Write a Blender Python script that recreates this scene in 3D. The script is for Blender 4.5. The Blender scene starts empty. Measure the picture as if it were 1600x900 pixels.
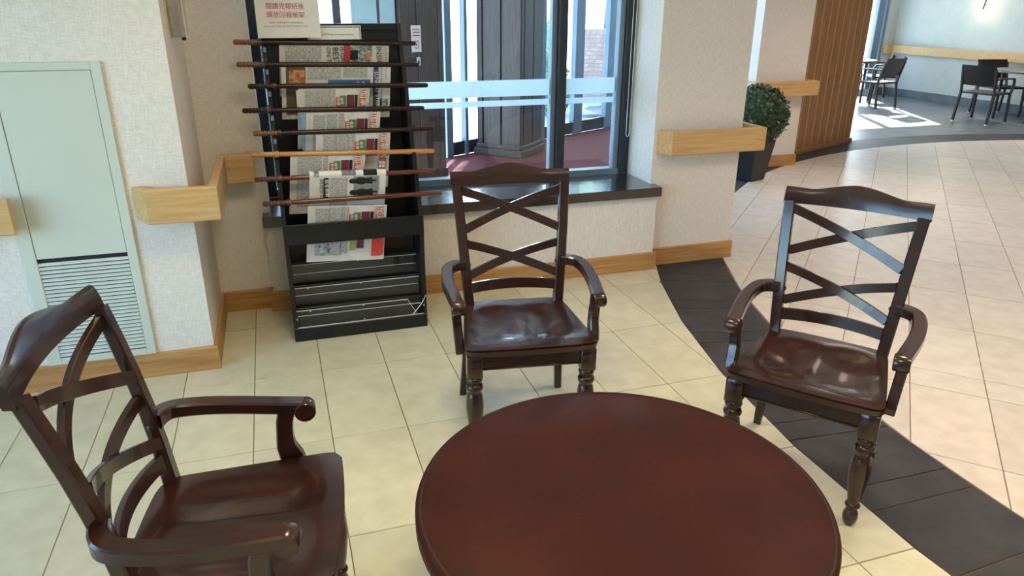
import bpy, bmesh, math, random
from mathutils import Vector, Matrix
random.seed(7)
S = bpy.context.scene
COL = S.collection
PI = math.pi

# ------------------------------------------------------------------ camera
PITCH, ROLL, YAW = math.radians(21.48), math.radians(-0.29), math.radians(-17.97)
cam_d = bpy.data.cameras.new('camera'); cam = bpy.data.objects.new('camera', cam_d); COL.objects.link(cam)
cam_d.sensor_width = 36.0; cam_d.lens = 36.0 * 1127.0 / 1600.0; cam_d.clip_start = 0.05; cam_d.clip_end = 300
_cp, _sp = math.cos(PITCH), math.sin(PITCH); _cr, _sr = math.cos(ROLL), math.sin(ROLL)
_right, _fwd, _down = Vector((1, 0, 0)), Vector((0, _cp, -_sp)), Vector((0, -_sp, -_cp))
_r = _cr * _right + _sr * _down; _d = -_sr * _right + _cr * _down
_T = Matrix.Rotation(YAW, 3, 'Z')
_r, _d, _f = _T @ _r, _T @ _d, _T @ _fwd
CAM = Vector((0, 0, 1.64))
cam.matrix_world = Matrix(((_r.x, -_d.x, -_f.x, CAM.x), (_r.y, -_d.y, -_f.y, CAM.y), (_r.z, -_d.z, -_f.z, CAM.z), (0, 0, 0, 1)))
S.camera = cam
def proj(p):
    v = Vector(p) - CAM; z = v.dot(_f)
    if z < 0.05: return None
    return 800 + 1127 * v.dot(_r) / z, 450 + 1127 * v.dot(_d) / z

# ------------------------------------------------------------------ world, sun, lights, exposure
SUN_EL, SUN_DIR = math.radians(33), Vector((0.43, 0.90, 0)).normalized()
W = bpy.data.worlds.new('sky'); S.world = W; W.use_nodes = True
nt = W.node_tree; nt.nodes.clear()
sky = nt.nodes.new('ShaderNodeTexSky'); sky.sky_type = 'NISHITA'; sky.sun_disc = False
sky.sun_elevation = SUN_EL; sky.sun_rotation = math.atan2(SUN_DIR.x, SUN_DIR.y); sky.ozone_density = 2.0
bg = nt.nodes.new('ShaderNodeBackground'); bg.inputs[1].default_value = 1.7
ow = nt.nodes.new('ShaderNodeOutputWorld'); nt.links.new(sky.outputs[0], bg.inputs[0]); nt.links.new(bg.outputs[0], ow.inputs[0])
sd = bpy.data.lights.new('sun', 'SUN'); sd.energy = 36.0; sd.angle = math.radians(0.6); sd.color = (1, .95, .86)
so = bpy.data.objects.new('sun', sd); COL.objects.link(so)
_sv = Vector((SUN_DIR.x * math.cos(SUN_EL), SUN_DIR.y * math.cos(SUN_EL), math.sin(SUN_EL)))
so.rotation_euler = (-_sv).to_track_quat('-Z', 'Y').to_euler(); so.location = (3, 20, 12)
def area(name, loc, target, sx, sy, power, color, spread=PI):
    l = bpy.data.lights.new(name, 'AREA'); l.shape = 'RECTANGLE'; l.size = sx; l.size_y = sy; l.energy = power; l.color = color; l.spread = spread
    o = bpy.data.objects.new(name, l); COL.objects.link(o); o.location = loc
    o.rotation_euler = (Vector(target) - Vector(loc)).to_track_quat('-Z', 'Y').to_euler(); return o
DAY = (0.62, 0.92, 1.0)
area('daylight_left_window', (-3.75, 0.6, 1.5), (2, 0.6, 1.2), 3.4, 1.9, 40, DAY)
LAMPS = [(0.3, 0.4), (2.6, 0.5), (0.35, 2.2), (2.6, 2.1), (5.05, 5.05), (5.0, 1.5), (7.8, 3.2), (7.8, 0.2), (10.0, 8.6), (10.0, 5.4), (8.0, 10.4)]
LAMP_W, LAMP_C = 18, (1.0, 0.80, 0.62)
vs = S.view_settings; vs.view_transform = 'Standard'; vs.look = 'None'; vs.gamma = 1.0; vs.use_curve_mapping = False
vs.exposure = 0.02
S.cycles.use_denoising = True
S.cycles.max_bounces = 10; S.cycles.diffuse_bounces = 5; S.cycles.glossy_bounces = 4; S.cycles.transparent_max_bounces = 12
S.cycles.sample_clamp_indirect = 6.0

# ------------------------------------------------------------------ materials
def srgb(r, g, b):
    f = lambda c: c / 12.92 if c <= .04045 else ((c + .055) / 1.055) ** 2.4
    return (f(r / 255), f(g / 255), f(b / 255), 1)
def mat(name, c1, rough=.5, c2=None, scale=(10, 10, 10), nscale=1.0, lo=.35, hi=.65, bump=0, metal=0, spec=.5, coat=0, detail=4, dist=0, bscale=None, emit=None, es=0, seed_random=False):
    m = bpy.data.materials.new(name); m.use_nodes = True; n = m.node_tree; b = n.nodes['Principled BSDF']
    b.inputs['Base Color'].default_value = c1; b.inputs['Roughness'].default_value = rough; b.inputs['Metallic'].default_value = metal
    b.inputs['Specular IOR Level'].default_value = spec; b.inputs['Coat Weight'].default_value = coat; b.inputs['Coat Roughness'].default_value = .08
    if emit: b.inputs['Emission Color'].default_value = emit; b.inputs['Emission Strength'].default_value = es
    if c2 or bump:
        tc = n.nodes.new('ShaderNodeTexCoord'); mp = n.nodes.new('ShaderNodeMapping'); mp.inputs['Scale'].default_value = scale
        n.links.new(tc.outputs['Object'], mp.inputs[0])
        if seed_random:
            oi = n.nodes.new('ShaderNodeObjectInfo'); mu = n.nodes.new('ShaderNodeMath'); mu.operation = 'MULTIPLY'; mu.inputs[1].default_value = 50
            n.links.new(oi.outputs['Random'], mu.inputs[0]); n.links.new(mu.outputs[0], mp.inputs['Location'])
        no = n.nodes.new('ShaderNodeTexNoise'); no.inputs['Scale'].default_value = nscale; no.inputs['Detail'].default_value = detail; no.inputs['Distortion'].default_value = dist
        n.links.new(mp.outputs[0], no.inputs['Vector'])
        if c2:
            rp = n.nodes.new('ShaderNodeValToRGB'); rp.color_ramp.elements[0].position = lo; rp.color_ramp.elements[1].position = hi
            rp.color_ramp.elements[0].color = c1; rp.color_ramp.elements[1].color = c2
            n.links.new(no.outputs[0], rp.inputs[0]); last = rp.outputs[0]
            if seed_random:
                hs = n.nodes.new('ShaderNodeHueSaturation'); oi2 = n.nodes.new('ShaderNodeObjectInfo'); mr = n.nodes.new('ShaderNodeMapRange')
                mr.inputs['To Min'].default_value = .93; mr.inputs['To Max'].default_value = 1.05
                n.links.new(oi2.outputs['Random'], mr.inputs[0]); n.links.new(mr.outputs[0], hs.inputs['Value']); n.links.new(last, hs.inputs['Color']); last = hs.outputs[0]
            n.links.new(last, b.inputs['Base Color'])
        if bump:
            bp = n.nodes.new('ShaderNodeBump'); bp.inputs['Strength'].default_value = bump; bp.inputs['Distance'].default_value = .004
            n.links.new(no.outputs[0], bp.inputs['Height']); n.links.new(bp.outputs[0], b.inputs['Normal'])
    return m
def weave(name, c1, c2):
    m = bpy.data.materials.new(name); m.use_nodes = True; n = m.node_tree; b = n.nodes['Principled BSDF']; b.inputs['Roughness'].default_value = .75
    b.inputs['Specular IOR Level'].default_value = .25
    tc = n.nodes.new('ShaderNodeTexCoord'); outs = []
    for sc in ((30, 30, 420), (420, 420, 24)):
        mp = n.nodes.new('ShaderNodeMapping'); mp.inputs['Scale'].default_value = sc; n.links.new(tc.outputs['Object'], mp.inputs[0])
        no = n.nodes.new('ShaderNodeTexNoise'); no.inputs['Scale'].default_value = 1; no.inputs['Detail'].default_value = 2; n.links.new(mp.outputs[0], no.inputs['Vector']); outs.append(no.outputs[0])
    ad = n.nodes.new('ShaderNodeMath'); ad.operation = 'ADD'; n.links.new(outs[0], ad.inputs[0]); n.links.new(outs[1], ad.inputs[1])
    rp = n.nodes.new('ShaderNodeValToRGB'); rp.color_ramp.elements[0].position = .8 / 2 * 1.0; rp.color_ramp.elements[1].position = .6
    rp.color_ramp.elements[0].color = c1; rp.color_ramp.elements[1].color = c2
    hf = n.nodes.new('ShaderNodeMath'); hf.operation = 'MULTIPLY'; hf.inputs[1].default_value = .5; n.links.new(ad.outputs[0], hf.inputs[0])
    n.links.new(hf.outputs[0], rp.inputs[0]); n.links.new(rp.outputs[0], b.inputs['Base Color'])
    bp = n.nodes.new('ShaderNodeBump'); bp.inputs['Strength'].default_value = .35; bp.inputs['Distance'].default_value = .0015
    n.links.new(hf.outputs[0], bp.inputs['Height']); n.links.new(bp.outputs[0], b.inputs['Normal']); return m
def glassmat(name, tint, gloss=.08, rough=.0):
    m = bpy.data.materials.new(name); m.use_nodes = True; n = m.node_tree; n.nodes.clear()
    o = n.nodes.new('ShaderNodeOutputMaterial'); t = n.nodes.new('ShaderNodeBsdfTransparent'); t.inputs[0].default_value = tint
    g = n.nodes.new('ShaderNodeBsdfGlossy'); g.inputs['Roughness'].default_value = rough; g.inputs[0].default_value = (.9, .95, 1, 1)
    f = n.nodes.new('ShaderNodeFresnel'); ge = n.nodes.new('ShaderNodeNewGeometry'); mr = n.nodes.new('ShaderNodeMapRange')
    mr.inputs['To Min'].default_value = 1.45; mr.inputs['To Max'].default_value = 1 / 1.45   # same reflectance on both faces of the sheet
    n.links.new(ge.outputs['Backfacing'], mr.inputs['Value']); n.links.new(mr.outputs[0], f.inputs[0])
    mx = n.nodes.new('ShaderNodeMixShader'); n.links.new(f.outputs[0], mx.inputs[0]); n.links.new(t.outputs[0], mx.inputs[1]); n.links.new(g.outputs[0], mx.inputs[2])
    n.links.new(mx.outputs[0], o.inputs[0]); return m
def frostmat(name):
    m = bpy.data.materials.new(name); m.use_nodes = True; n = m.node_tree; n.nodes.clear()
    o = n.nodes.new('ShaderNodeOutputMaterial'); t = n.nodes.new('ShaderNodeBsdfTranslucent'); t.inputs[0].default_value = (.85, .95, 1, 1)
    d = n.nodes.new('ShaderNodeBsdfDiffuse'); d.inputs[0].default_value = (.8, .9, .95, 1)
    mx = n.nodes.new('ShaderNodeMixShader'); mx.inputs[0].default_value = .3; n.links.new(t.outputs[0], mx.inputs[1]); n.links.new(d.outputs[0], mx.inputs[2])
    n.links.new(mx.outputs[0], o.inputs[0]); return m
M = {}
M['paper_wall'] = weave('linen_wallpaper', (.70, .64, .59, 1), (.86, .79, .735, 1))
M['plain_wall'] = mat('painted_wall', (.54, .565, .53, 1), .7, (.58, .605, .57, 1), (6, 6, 6))
M['ceiling'] = mat('ceiling_white', (.8, .79, .77, 1), .8, (.84, .83, .81, 1), (3, 3, 3))
M['oak'] = mat('oak_trim', srgb(168, 118, 66), .42, srgb(198, 152, 96), (3, 60, 60), bump=.05, lo=.3, hi=.7)
M['oak_v'] = M['oak']
M['rail'] = mat('maple_rail', srgb(196, 152, 98), .4, srgb(216, 178, 124), (4, 50, 50), bump=.04, lo=.3, hi=.7)
M['dark_wood'] = mat('espresso_wood', srgb(27, 11, 8), .27, srgb(60, 24, 15), (26, 5, 26), lo=.3, hi=.75, bump=.035, coat=.35, dist=.6)
M['dark_metal'] = mat('dark_screw', (.05, .045, .04, 1), .35, (.07, .06, .05, 1), metal=.9)
M['sill'] = mat('dark_sill', srgb(26, 19, 21), .24, srgb(40, 30, 31), (4, 40, 40), bump=.05, coat=.8)
M['leather'] = mat('brown_leather', srgb(42, 13, 6), .52, srgb(68, 25, 12), (5, 5, 5), nscale=1.1, lo=.15, hi=.9, detail=8, bump=.12, spec=.16)
_n = M['leather'].node_tree; _t = _n.nodes.new('ShaderNodeTexCoord'); _m = _n.nodes.new('ShaderNodeMapping'); _m.inputs['Scale'].default_value = (45, 150, 60); _m.inputs['Rotation'].default_value = (0, 0, .5)
_g = _n.nodes.new('ShaderNodeTexNoise'); _g.inputs['Detail'].default_value = 6; _g.inputs['Distortion'].default_value = 1.2; _g.inputs['Scale'].default_value = 1; _b = _n.nodes.new('ShaderNodeBump'); _b.inputs['Strength'].default_value = .45; _b.inputs['Distance'].default_value = .0012
_n.links.new(_t.outputs['Object'], _m.inputs[0]); _n.links.new(_m.outputs[0], _g.inputs['Vector']); _n.links.new(_g.outputs[0], _b.inputs['Height']); _n.links.new(_b.outputs[0], _n.nodes['Principled BSDF'].inputs['Normal'])
M['seam'] = mat('dark_piping', srgb(22, 11, 8), .5, srgb(32, 16, 11))
M['tile'] = mat('beige_tile', (.58, .545, .40, 1), .34, (.66, .625, .475, 1), (7, 7, 7), nscale=1.5, detail=8, bump=.02, seed_random=True)
M['tile2'] = mat('warm_beige_tile', (.585, .52, .45, 1), .36, (.67, .605, .53, 1), (7, 7, 7), nscale=1.5, detail=8, bump=.02, seed_random=True)
M['slate'] = mat('dark_slate_tile', srgb(46, 46, 50), .55, srgb(64, 62, 64), (5, 5, 5), nscale=1.2, detail=8, bump=.03, seed_random=True, spec=.32)
M['slate2'] = mat('grey_tile', srgb(92, 98, 104), .35, srgb(116, 122, 126), (4, 4, 4), nscale=1.2, detail=8, seed_random=True)
M['grout'] = mat('grout', srgb(120, 105, 85), .8, srgb(140, 122, 100), (20, 20, 20))
M['panel_white'] = mat('cream_steel', (.60, .63, .56, 1), .4, (.63, .66, .59, 1), (2, 2, 2))
M['black'] = mat('black_laminate', srgb(11, 12, 17), .36, srgb(18, 19, 25), (40, 40, 8))
M['black_brown'] = mat('dark_brown_board', srgb(28, 23, 22), .5, srgb(36, 30, 28), (4, 30, 30))
M['alu'] = mat('blue_grey_aluminium', srgb(110, 130, 148), .38, srgb(120, 140, 158), (3, 3, 3), metal=.2)
M['alu_dark'] = mat('dark_aluminium', srgb(40, 48, 56), .4, srgb(50, 58, 66), (3, 3, 3), metal=.2)
M['steel'] = mat('steel', (.7, .7, .7, 1), .25, (.75, .75, .75, 1), metal=1)
M['glass'] = glassmat('window_glass', (.90, .97, 1.0, 1))
M['acrylic'] = glassmat('clear_acrylic', (.93, .95, .96, 1))
M['frost'] = frostmat('frosted_film')
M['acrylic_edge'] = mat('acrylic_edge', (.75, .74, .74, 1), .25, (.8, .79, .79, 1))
M['carpet'] = mat('red_carpet', srgb(92, 40, 42), .95, srgb(122, 66, 66), (160, 160, 160), spec=.1, bump=.3)
M['vest_wood'] = mat('dark_oak_panel', srgb(46, 38, 40), .4, srgb(84, 72, 70), (60, 60, 3), lo=.3, hi=.7, bump=.05)
M['vest_groove'] = mat('dark_groove', srgb(14, 14, 18), .6, srgb(20, 20, 24))
M['concrete'] = mat('concrete', (.55, .54, .52, 1), .9, (.65, .64, .62, 1), (1, 1, 1))
M['brick'] = mat('red_brick', srgb(196, 146, 130), .85, srgb(216, 172, 154), (9, 9, 9), seed_random=True)
M['mortar'] = mat('mortar', srgb(180, 170, 160), .9, srgb(190, 180, 170))
M['leaf'] = mat('leaf', srgb(22, 44, 24), .45, srgb(52, 84, 50), (60, 60, 60))
M['bush'] = mat('bush_leaf', srgb(90, 140, 100), .6, srgb(140, 176, 130), (9, 9, 9))
M['trunk'] = mat('trunk', srgb(70, 50, 36), .8, srgb(90, 66, 46), (20, 20, 4))
M['pot'] = mat('black_planter', srgb(22, 20, 22), .4, srgb(34, 30, 32), (8, 8, 8))
M['slat'] = mat('brown_slat', srgb(130, 90, 54), .4, srgb(164, 120, 76), (50, 50, 3), lo=.3, hi=.7)
M['gold'] = mat('brass_edge', srgb(206, 164, 100), .35, srgb(222, 182, 118), metal=.2)
M['rattan'] = mat('dark_rattan', srgb(38, 34, 36), .55, srgb(58, 52, 52), (300, 60, 60), bump=.2)
M['far_table'] = mat('grey_table_top', srgb(92, 94, 98), .35, srgb(108, 110, 114), (4, 4, 4))
M['cap'] = mat('white_foot_cap', (.8, .8, .8, 1), .4, (.85, .85, .85, 1))
M['paper'] = mat('newsprint', (.59, .53, .485, 1), .8, (.66, .595, .545, 1), (20, 20, 20))
M['sheet'] = mat('white_sheet', (.78, .75, .72, 1), .6, (.82, .79, .76, 1), (20, 20, 20))
M['text'] = mat('small_print', (.20, .185, .175, 1), .8, (.58, .53, .485, 1), (420, 420, 150), lo=.42, hi=.58, detail=2)
M['text2'] = mat('small_print_rows', (.22, .205, .195, 1), .8, (.59, .535, .49, 1), (650, 420, 60), lo=.42, hi=.56, detail=1)
for k, c in dict(ink=(24, 22, 24), orange=(176, 92, 62), maroon=(104, 36, 50), green=(78, 116, 66), red=(170, 44, 50), blue=(52, 88, 130), navy=(44, 58, 92), cream=(226, 214, 200), grey=(120, 118, 118), pale=(168, 176, 170), olive=(90, 70, 46), salmon=(200, 110, 80), lime=(140, 156, 60), mauve=(140, 96, 116), skyb=(120, 150, 180), brightred=(196, 60, 48)).items():
    M['p_' + k] = mat('print_' + k, srgb(*c), .75, srgb(*[min(255, int(v * 1.12)) for v in c]), (90, 90, 90))
M['photo1'] = mat('print_photo', srgb(70, 84, 84), .75, srgb(196, 196, 186), (46, 46, 80), lo=.35, hi=.7)
M['photo2'] = mat('print_food_photo', srgb(140, 60, 36), .75, srgb(216, 170, 110), (60, 60, 60), lo=.35, hi=.7)
M['stick_brown'] = mat('stick_brown', srgb(52, 30, 24), .3, srgb(86, 48, 34), (6, 80, 80), coat=.4)
M['stick_dark'] = mat('stick_dark', srgb(30, 18, 16), .32, srgb(52, 29, 23), (6, 80, 80), coat=.1, spec=.35)
M['stick_red'] = mat('stick_reddish', srgb(74, 32, 22), .3, srgb(112, 56, 38), (6, 80, 80), coat=.4)
M['stick_tan'] = mat('stick_tan', srgb(176, 116, 64), .35, srgb(206, 148, 90), (6, 80, 80), coat=.3)
M['handle_tan'] = mat('stick_handle_tan', srgb(104, 68, 42), .4, srgb(136, 92, 58), (6, 80, 80))
M['lamp'] = mat('lamp_diffuser', (1, .95, .88, 1), .5, emit=(1, .86, .68, 1), es=5)
M['sconce'] = mat('sconce_glow', (1, .95, .85, 1), .5, emit=(1, .9, .72, 1), es=2.6)
M['clear_box'] = glassmat('clear_cover', (.9, .9, .87, 1))
M['beige_plastic'] = mat('beige_plastic', (.55, .5, .42, 1), .5, (.6, .55, .47, 1))

# ------------------------------------------------------------------ builders
def new(): return bmesh.new()
def box(bm, x0, x1, y0, y1, z0, z1, bev=0, mtx=None, seg=1):
    t = bmesh.new(); bmesh.ops.create_cube(t, size=1)
    for v in t.verts: v.co = Vector((x0 + (v.co.x + .5) * (x1 - x0), y0 + (v.co.y + .5) * (y1 - y0), z0 + (v.co.z + .5) * (z1 - z0)))
    if bev: bmesh.ops.bevel(t, geom=t.edges[:], offset=bev, segments=seg, affect='EDGES', profile=.5)
    merge(bm, t, mtx)
def merge(bm, t, mtx=None):
    if mtx: bmesh.ops.transform(t, matrix=mtx, verts=t.verts)
    bmesh.ops.recalc_face_normals(t, faces=t.faces)
    me = bpy.data.meshes.new('t'); t.to_mesh(me); t.free(); bm.from_mesh(me); bpy.data.meshes.remove(me)
def prism(bm, pts, z0, z1, bev=0, mtx=None):
    """pts: 2D outline in local xy, extruded along z"""
    t = bmesh.new(); a = [t.verts.new((p[0], p[1], z0)) for p in pts]; b = [t.verts.new((p[0], p[1], z1)) for p in pts]
    n = len(pts); t.faces.new(a[::-1]); t.faces.new(b)
    for i in range(n): t.faces.new((a[i], a[(i + 1) % n], b[(i + 1) % n], b[i]))
    if bev: bmesh.ops.bevel(t, geom=[e for e in t.edges], offset=bev, segments=1, affect='EDGES')
    merge(bm, t, mtx)
def sweep(bm, pts, w, h, side, bev=0, taper=None, cap_round=False):
    """rectangular section swept along pts; side: vector (or list) for the width direction"""
    t = bmesh.new(); rings = []; n = len(pts); P = [Vector(p) for p in pts]
    for i in range(n):
        if i == 0: tan = P[1] - P[0]
        elif i == n - 1: tan = P[-1] - P[-2]
        else: tan = (P[i + 1] - P[i]).normalized() + (P[i] - P[i - 1]).normalized()
        tan.normalize(); s = Vector(side[i] if isinstance(side, list) else side); s = (s - tan * s.dot(tan)).normalized(); u = tan.cross(s)
        ww = w[i] if isinstance(w, list) else w; hh = h[i] if isinstance(h, list) else h
        b = min(bev, ww * .45, hh * .45); prof = [(-ww / 2 + b, -hh / 2), (ww / 2 - b, -hh / 2), (ww / 2, -hh / 2 + b), (ww / 2, hh / 2 - b), (ww / 2 - b, hh / 2), (-ww / 2 + b, hh / 2), (-ww / 2, hh / 2 - b), (-ww / 2, -hh / 2 + b)] if b > 0 else [(-ww / 2, -hh / 2), (ww / 2, -hh / 2), (ww / 2, hh / 2), (-ww / 2, hh / 2)]
        rings.append([t.verts.new(P[i] + s * a + u * c) for a, c in prof])
    for i in range(n - 1):
        A, B = rings[i], rings[i + 1]; k = len(A)
        for j in range(k): t.faces.new((A[j], A[(j + 1) % k], B[(j + 1) % k], B[j]))
    t.faces.new(rings[0][::-1]); t.faces.new(rings[-1]); merge(bm, t)
def lathe(bm, prof, n=20, mtx=None):
    t = bmesh.new(); rings = []
    for r, z in prof: rings.append([t.verts.new((max(r, 1e-5) * math.cos(2 * PI * k / n), max(r, 1e-5) * math.sin(2 * PI * k / n), z)) for k in range(n)])
    for A, B in zip(rings, rings[1:]):
        for k in range(n): t.faces.new((A[k], A[(k + 1) % n], B[(k + 1) % n], B[k]))
    t.faces.new(rings[0][::-1]); t.faces.new(rings[-1]); merge(bm, t, mtx)
def tube(bm, pts, r, n=8):
    t = bmesh.new(); P = [Vector(p) for p in pts]; rings = []; ref = Vector((.13, .31, .94))
    for i in range(len(P)):
        tan = (P[min(i + 1, len(P) - 1)] - P[max(i - 1, 0)]).normalized(); s = tan.cross(ref).normalized(); u = tan.cross(s)
        rr = r[i] if isinstance(r, list) else r
        rings.append([t.verts.new(P[i] + (s * math.cos(2 * PI * k / n) + u * math.sin(2 * PI * k / n)) * rr) for k in range(n)])
    for A, B in zip(rings, rings[1:]):
        for k in range(n): t.faces.new((A[k], A[(k + 1) % n], B[(k + 1) % n], B[k]))
    t.faces.new(rings[0][::-1]); t.faces.new(rings[-1]); merge(bm, t)
def smooth_path(pts, k):
    P = [Vector(p) for p in pts]; out = []
    for i in range(len(P) - 1):
        p0, p1, p2, p3 = P[max(i - 1, 0)], P[i], P[i + 1], P[min(i + 2, len(P) - 1)]
        for j in range(k):
            t = j / k; out.append(.5 * ((2 * p1) + (p2 - p0) * t + (2 * p0 - 5 * p1 + 4 * p2 - p3) * t * t + (3 * p1 - p0 - 3 * p2 + p3) * t ** 3))
    return out + [P[-1]]
def quad(bm, pts): bm.faces.new([bm.verts.new(p) for p in pts])
def obj(name, bm, m, parent=None, smooth=35):
    if isinstance(bm, bpy.types.Mesh): me = bm
    else:
        if smooth:
            ang = math.radians(smooth)
            for f in bm.faces: f.smooth = True
            for e in bm.edges:
                if len(e.link_faces) == 2 and e.calc_face_angle(0) > ang: e.smooth = False
        me = bpy.data.meshes.new(name); bm.to_mesh(me); bm.free(); me.materials.append(M[m])
    o = bpy.data.objects.new(name, me); COL.objects.link(o)
    if parent: o.parent = parent
    return o
def tag(o, label, cat, group=None, kind=None):
    o['label'] = label; o['category'] = cat
    if group: o['group'] = group
    if kind: o['kind'] = kind
    return o
def thing(name, label, cat, loc=(0, 0, 0), rz=0, group=None):
    o = bpy.data.objects.new(name, None); COL.objects.link(o); o.location = loc; o.rotation_euler = (0, 0, rz); o.empty_display_size = .1
    return tag(o, label, cat, group)
def struct(name, bm, m, label=None, smooth=35):
    o = obj(name, bm, m, None, smooth); o['kind'] = 'structure'
    if label: o['label'] = label
    return o
def sroot(name, label=None):
    o = bpy.data.objects.new(name, None); COL.objects.link(o); o['kind'] = 'structure'; o.empty_display_size = .1
    if label: o['label'] = label
    return o
def dup(root, loc, rz, label, group=None):
    def cp(o, par):
        c = o.copy(); COL.objects.link(c)
        if par: c.parent = par
        for ch in o.children: cp(ch, c)
        return c
    r = cp(root, None); r.location = loc; r.rotation_euler = (0, 0, rz); r['label'] = label
    if group: r['group'] = group
    return r
def text(s, size, name, m, parent, origin, xd, yd, align='CENTER', sx=1.0, depth=.0):
    """flat lettering: xd reading direction, yd up direction"""
    cu = bpy.data.curves.new('t', 'FONT'); cu.body = s; cu.size = size; cu.align_x = align; cu.align_y = 'CENTER'; cu.resolution_u = 2; cu.extrude = depth
    t = bpy.data.objects.new('t', cu); COL.objects.link(t); dg = bpy.context.evaluated_depsgraph_get(); dg.update()
    me = bpy.data.meshes.new_from_object(t.evaluated_get(dg)); bpy.data.objects.remove(t); bpy.data.curves.remove(cu)
    xd, yd = Vector(xd).normalized(), Vector(yd).normalized(); zd = xd.cross(yd)
    mm = Matrix(((xd.x * sx, yd.x, zd.x, origin[0]), (xd.y * sx, yd.y, zd.y, origin[1]), (xd.z * sx, yd.z, zd.z, origin[2]), (0, 0, 0, 1)))
    me.transform(mm); me.materials.clear(); me.materials.append(M[m])
    o = bpy.data.objects.new(name, me); COL.objects.link(o); o.parent = parent; return o

# ------------------------------------------------------------------ geometry constants
RC, RIN, ROUT = Vector((7.94, 1.61)), 5.64, 6.115      # the round floor: centre, beige disc, dark ring
H_CEIL = 2.75

# ------------------------------------------------------------------ floor
bm = new(); prism(bm, [(-3.6, -4), (11.75, -4), (11.75, 11.9), (5.9, 11.9), (5.9, 7.3), (4.79, 7.25), (2.9, 4.6), (-3.6, 4.55)], -.12, -.004); floor = struct('floor', bm, 'grout', 'tiled lobby floor with a dark curved band')
def clip(poly, fn, sub=8):
    """keep the part of poly where fn>0 (one crossing pair)"""
    P = []
    n = len(poly)
    for i in range(n):
        a, b = poly[i], poly[(i + 1) % n]
        for k in range(sub): P.append((a[0] + (b[0] - a[0]) * k / sub, a[1] + (b[1] - a[1]) * k / sub))
    val = [fn(p) for p in P]
    if all(v > 0 for v in val): return poly, False
    if all(v <= 0 for v in val): return None, True
    out = []; N = len(P)
    for i in range(N):
        a, b = P[i], P[(i + 1) % N]; va, vb = val[i], val[(i + 1) % N]
        if va > 0: out.append(a)
        if (va > 0) != (vb > 0):
            t = va / (va - vb); out.append((a[0] + (b[0] - a[0]) * t, a[1] + (b[1] - a[1]) * t))
    return out, True
def simplify(p):
    q = []
    for i in range(len(p)):
        a, b, c = p[i - 1], p[i], p[(i + 1) % len(p)]
        cr = abs((b[0] - a[0]) * (c[1] - b[1]) - (b[1] - a[1]) * (c[0] - b[0]))
        if cr > 2e-6 or math.hypot(b[0] - a[0], b[1] - a[1]) > .4: q.append(b)
    return q if len(q) > 2 else p
def area2(p): return abs(sum(p[i - 1][0] * p[i][1] - p[i][0] * p[i - 1][1] for i in range(len(p)))) / 2
def in_view(p, marg=40):
    vis = False
    for x, y in p + [(sum(q[0] for q in p) / len(p), sum(q[1] for q in p) / len(p))]:
        s = proj((x, y, 0))
        if s and -marg < s[0] < 1600 + marg and -marg < s[1] < 900 + marg: vis = True
    return vis
rest = {}
tile_n = {}
def emit_tile(poly, m, name):
    if not poly or len(poly) < 3: return
    poly = simplify(poly)
    if area2(poly) < 4e-4: return
    if sum(poly[i - 1][0] * poly[i][1] - poly[i][0] * poly[i - 1][1] for i in range(len(poly))) < 0: poly = poly[::-1]
    tile_n[name] = tile_n.get(name, 0)
    vis = in_view(poly, 10)
    if vis and tile_n[name] < 295:
        tile_n[name] += 1
        bm = new()
    else:
        bm = rest.setdefault((m, name), new())
    cx, cy = sum(p[0] for p in poly) / len(poly), sum(p[1] for p in poly) / len(poly)
    ins = [(cx + (x - cx) * (1 - .0016 / max(.02, math.hypot(x - cx, y - cy))), cy + (y - cy) * (1 - .0016 / max(.02, math.hypot(x - cx, y - cy)))) for x, y in poly]
    a = [bm.verts.new((x, y, -.005)) for x, y in poly]; b = [bm.verts.new((x, y, 0)) for x, y in ins]
    bm.faces.new(b)
    for i in range(len(poly)): bm.faces.new((a[i], a[(i + 1) % len(poly)], b[(i + 1) % len(poly)], b[i]))
    if vis and bm is not rest.get((m, name)): obj(name, bm, m, floor, smooth=0)
rad = lambda p: math.hypot(p[0] - RC.x, p[1] - RC.y)
G = .0016
# beige field beside the walls (square to the room)
cells = []
for i in range(-13, 10):
    for j in range(-7, 9):
        x0 = .082 + .3045 * i; y0 = 1.986 - .607 * 8 + .607 * (j + 4) - .0
        cells.append((x0, y0))
cells.sort(key=lambda c: (c[0]) ** 2 + (c[1]) ** 2)
for x0, y0 in cells:
    x1, y1 = x0 + .3045, y0 + .607
    if y0 > 4.2 or x0 > 5 or y1 < -3.9 or x1 < -3.5: continue
    y1 = min(y1, 4.2)
    p = [(x0 + G, y0 + G), (x1 - G, y0 + G), (x1 - G, y1 - G), (x0 + G, y1 - G)]
    q, _ = clip(p, lambda s: rad(s) - ROUT - .002)
    emit_tile(q, 'tile', 'beige_tile')
# round beige field, laid on the diagonal
ga = math.radians(44.8); E1, E2 = Vector((math.sin(ga), math.cos(ga))), Vector((math.cos(ga), -math.sin(ga)))
rows = [2.895 - .61 * k for k in range(12, 0, -1)] + [2.895, 3.50, 3.69] + [3.69 + .612 * k for k in range(1, 20)]
cells = []
for i in range(-18, 30):
    for j in range(len(rows) - 1):
        cells.append((.005 + .3125 * i, .005 + .3125 * (i + 1), rows[j], rows[j + 1]))
cells.sort(key=lambda c: ((E2 * c[0] + E1 * c[2])).length)
for u0, u1, v0, v1 in cells:
    p = [E2 * a + E1 * b for a, b in ((u0 + G, v0 + G), (u1 - G, v0 + G), (u1 - G, v1 - G), (u0 + G, v1 - G))]
    p = [(v.x, v.y) for v in p]
    if min(rad(s) for s in p) > RIN: continue
    q, _ = clip(p, lambda s: RIN - .002 - rad(s))
    emit_tile(q, 'tile2', 'diagonal_tile')
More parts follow.
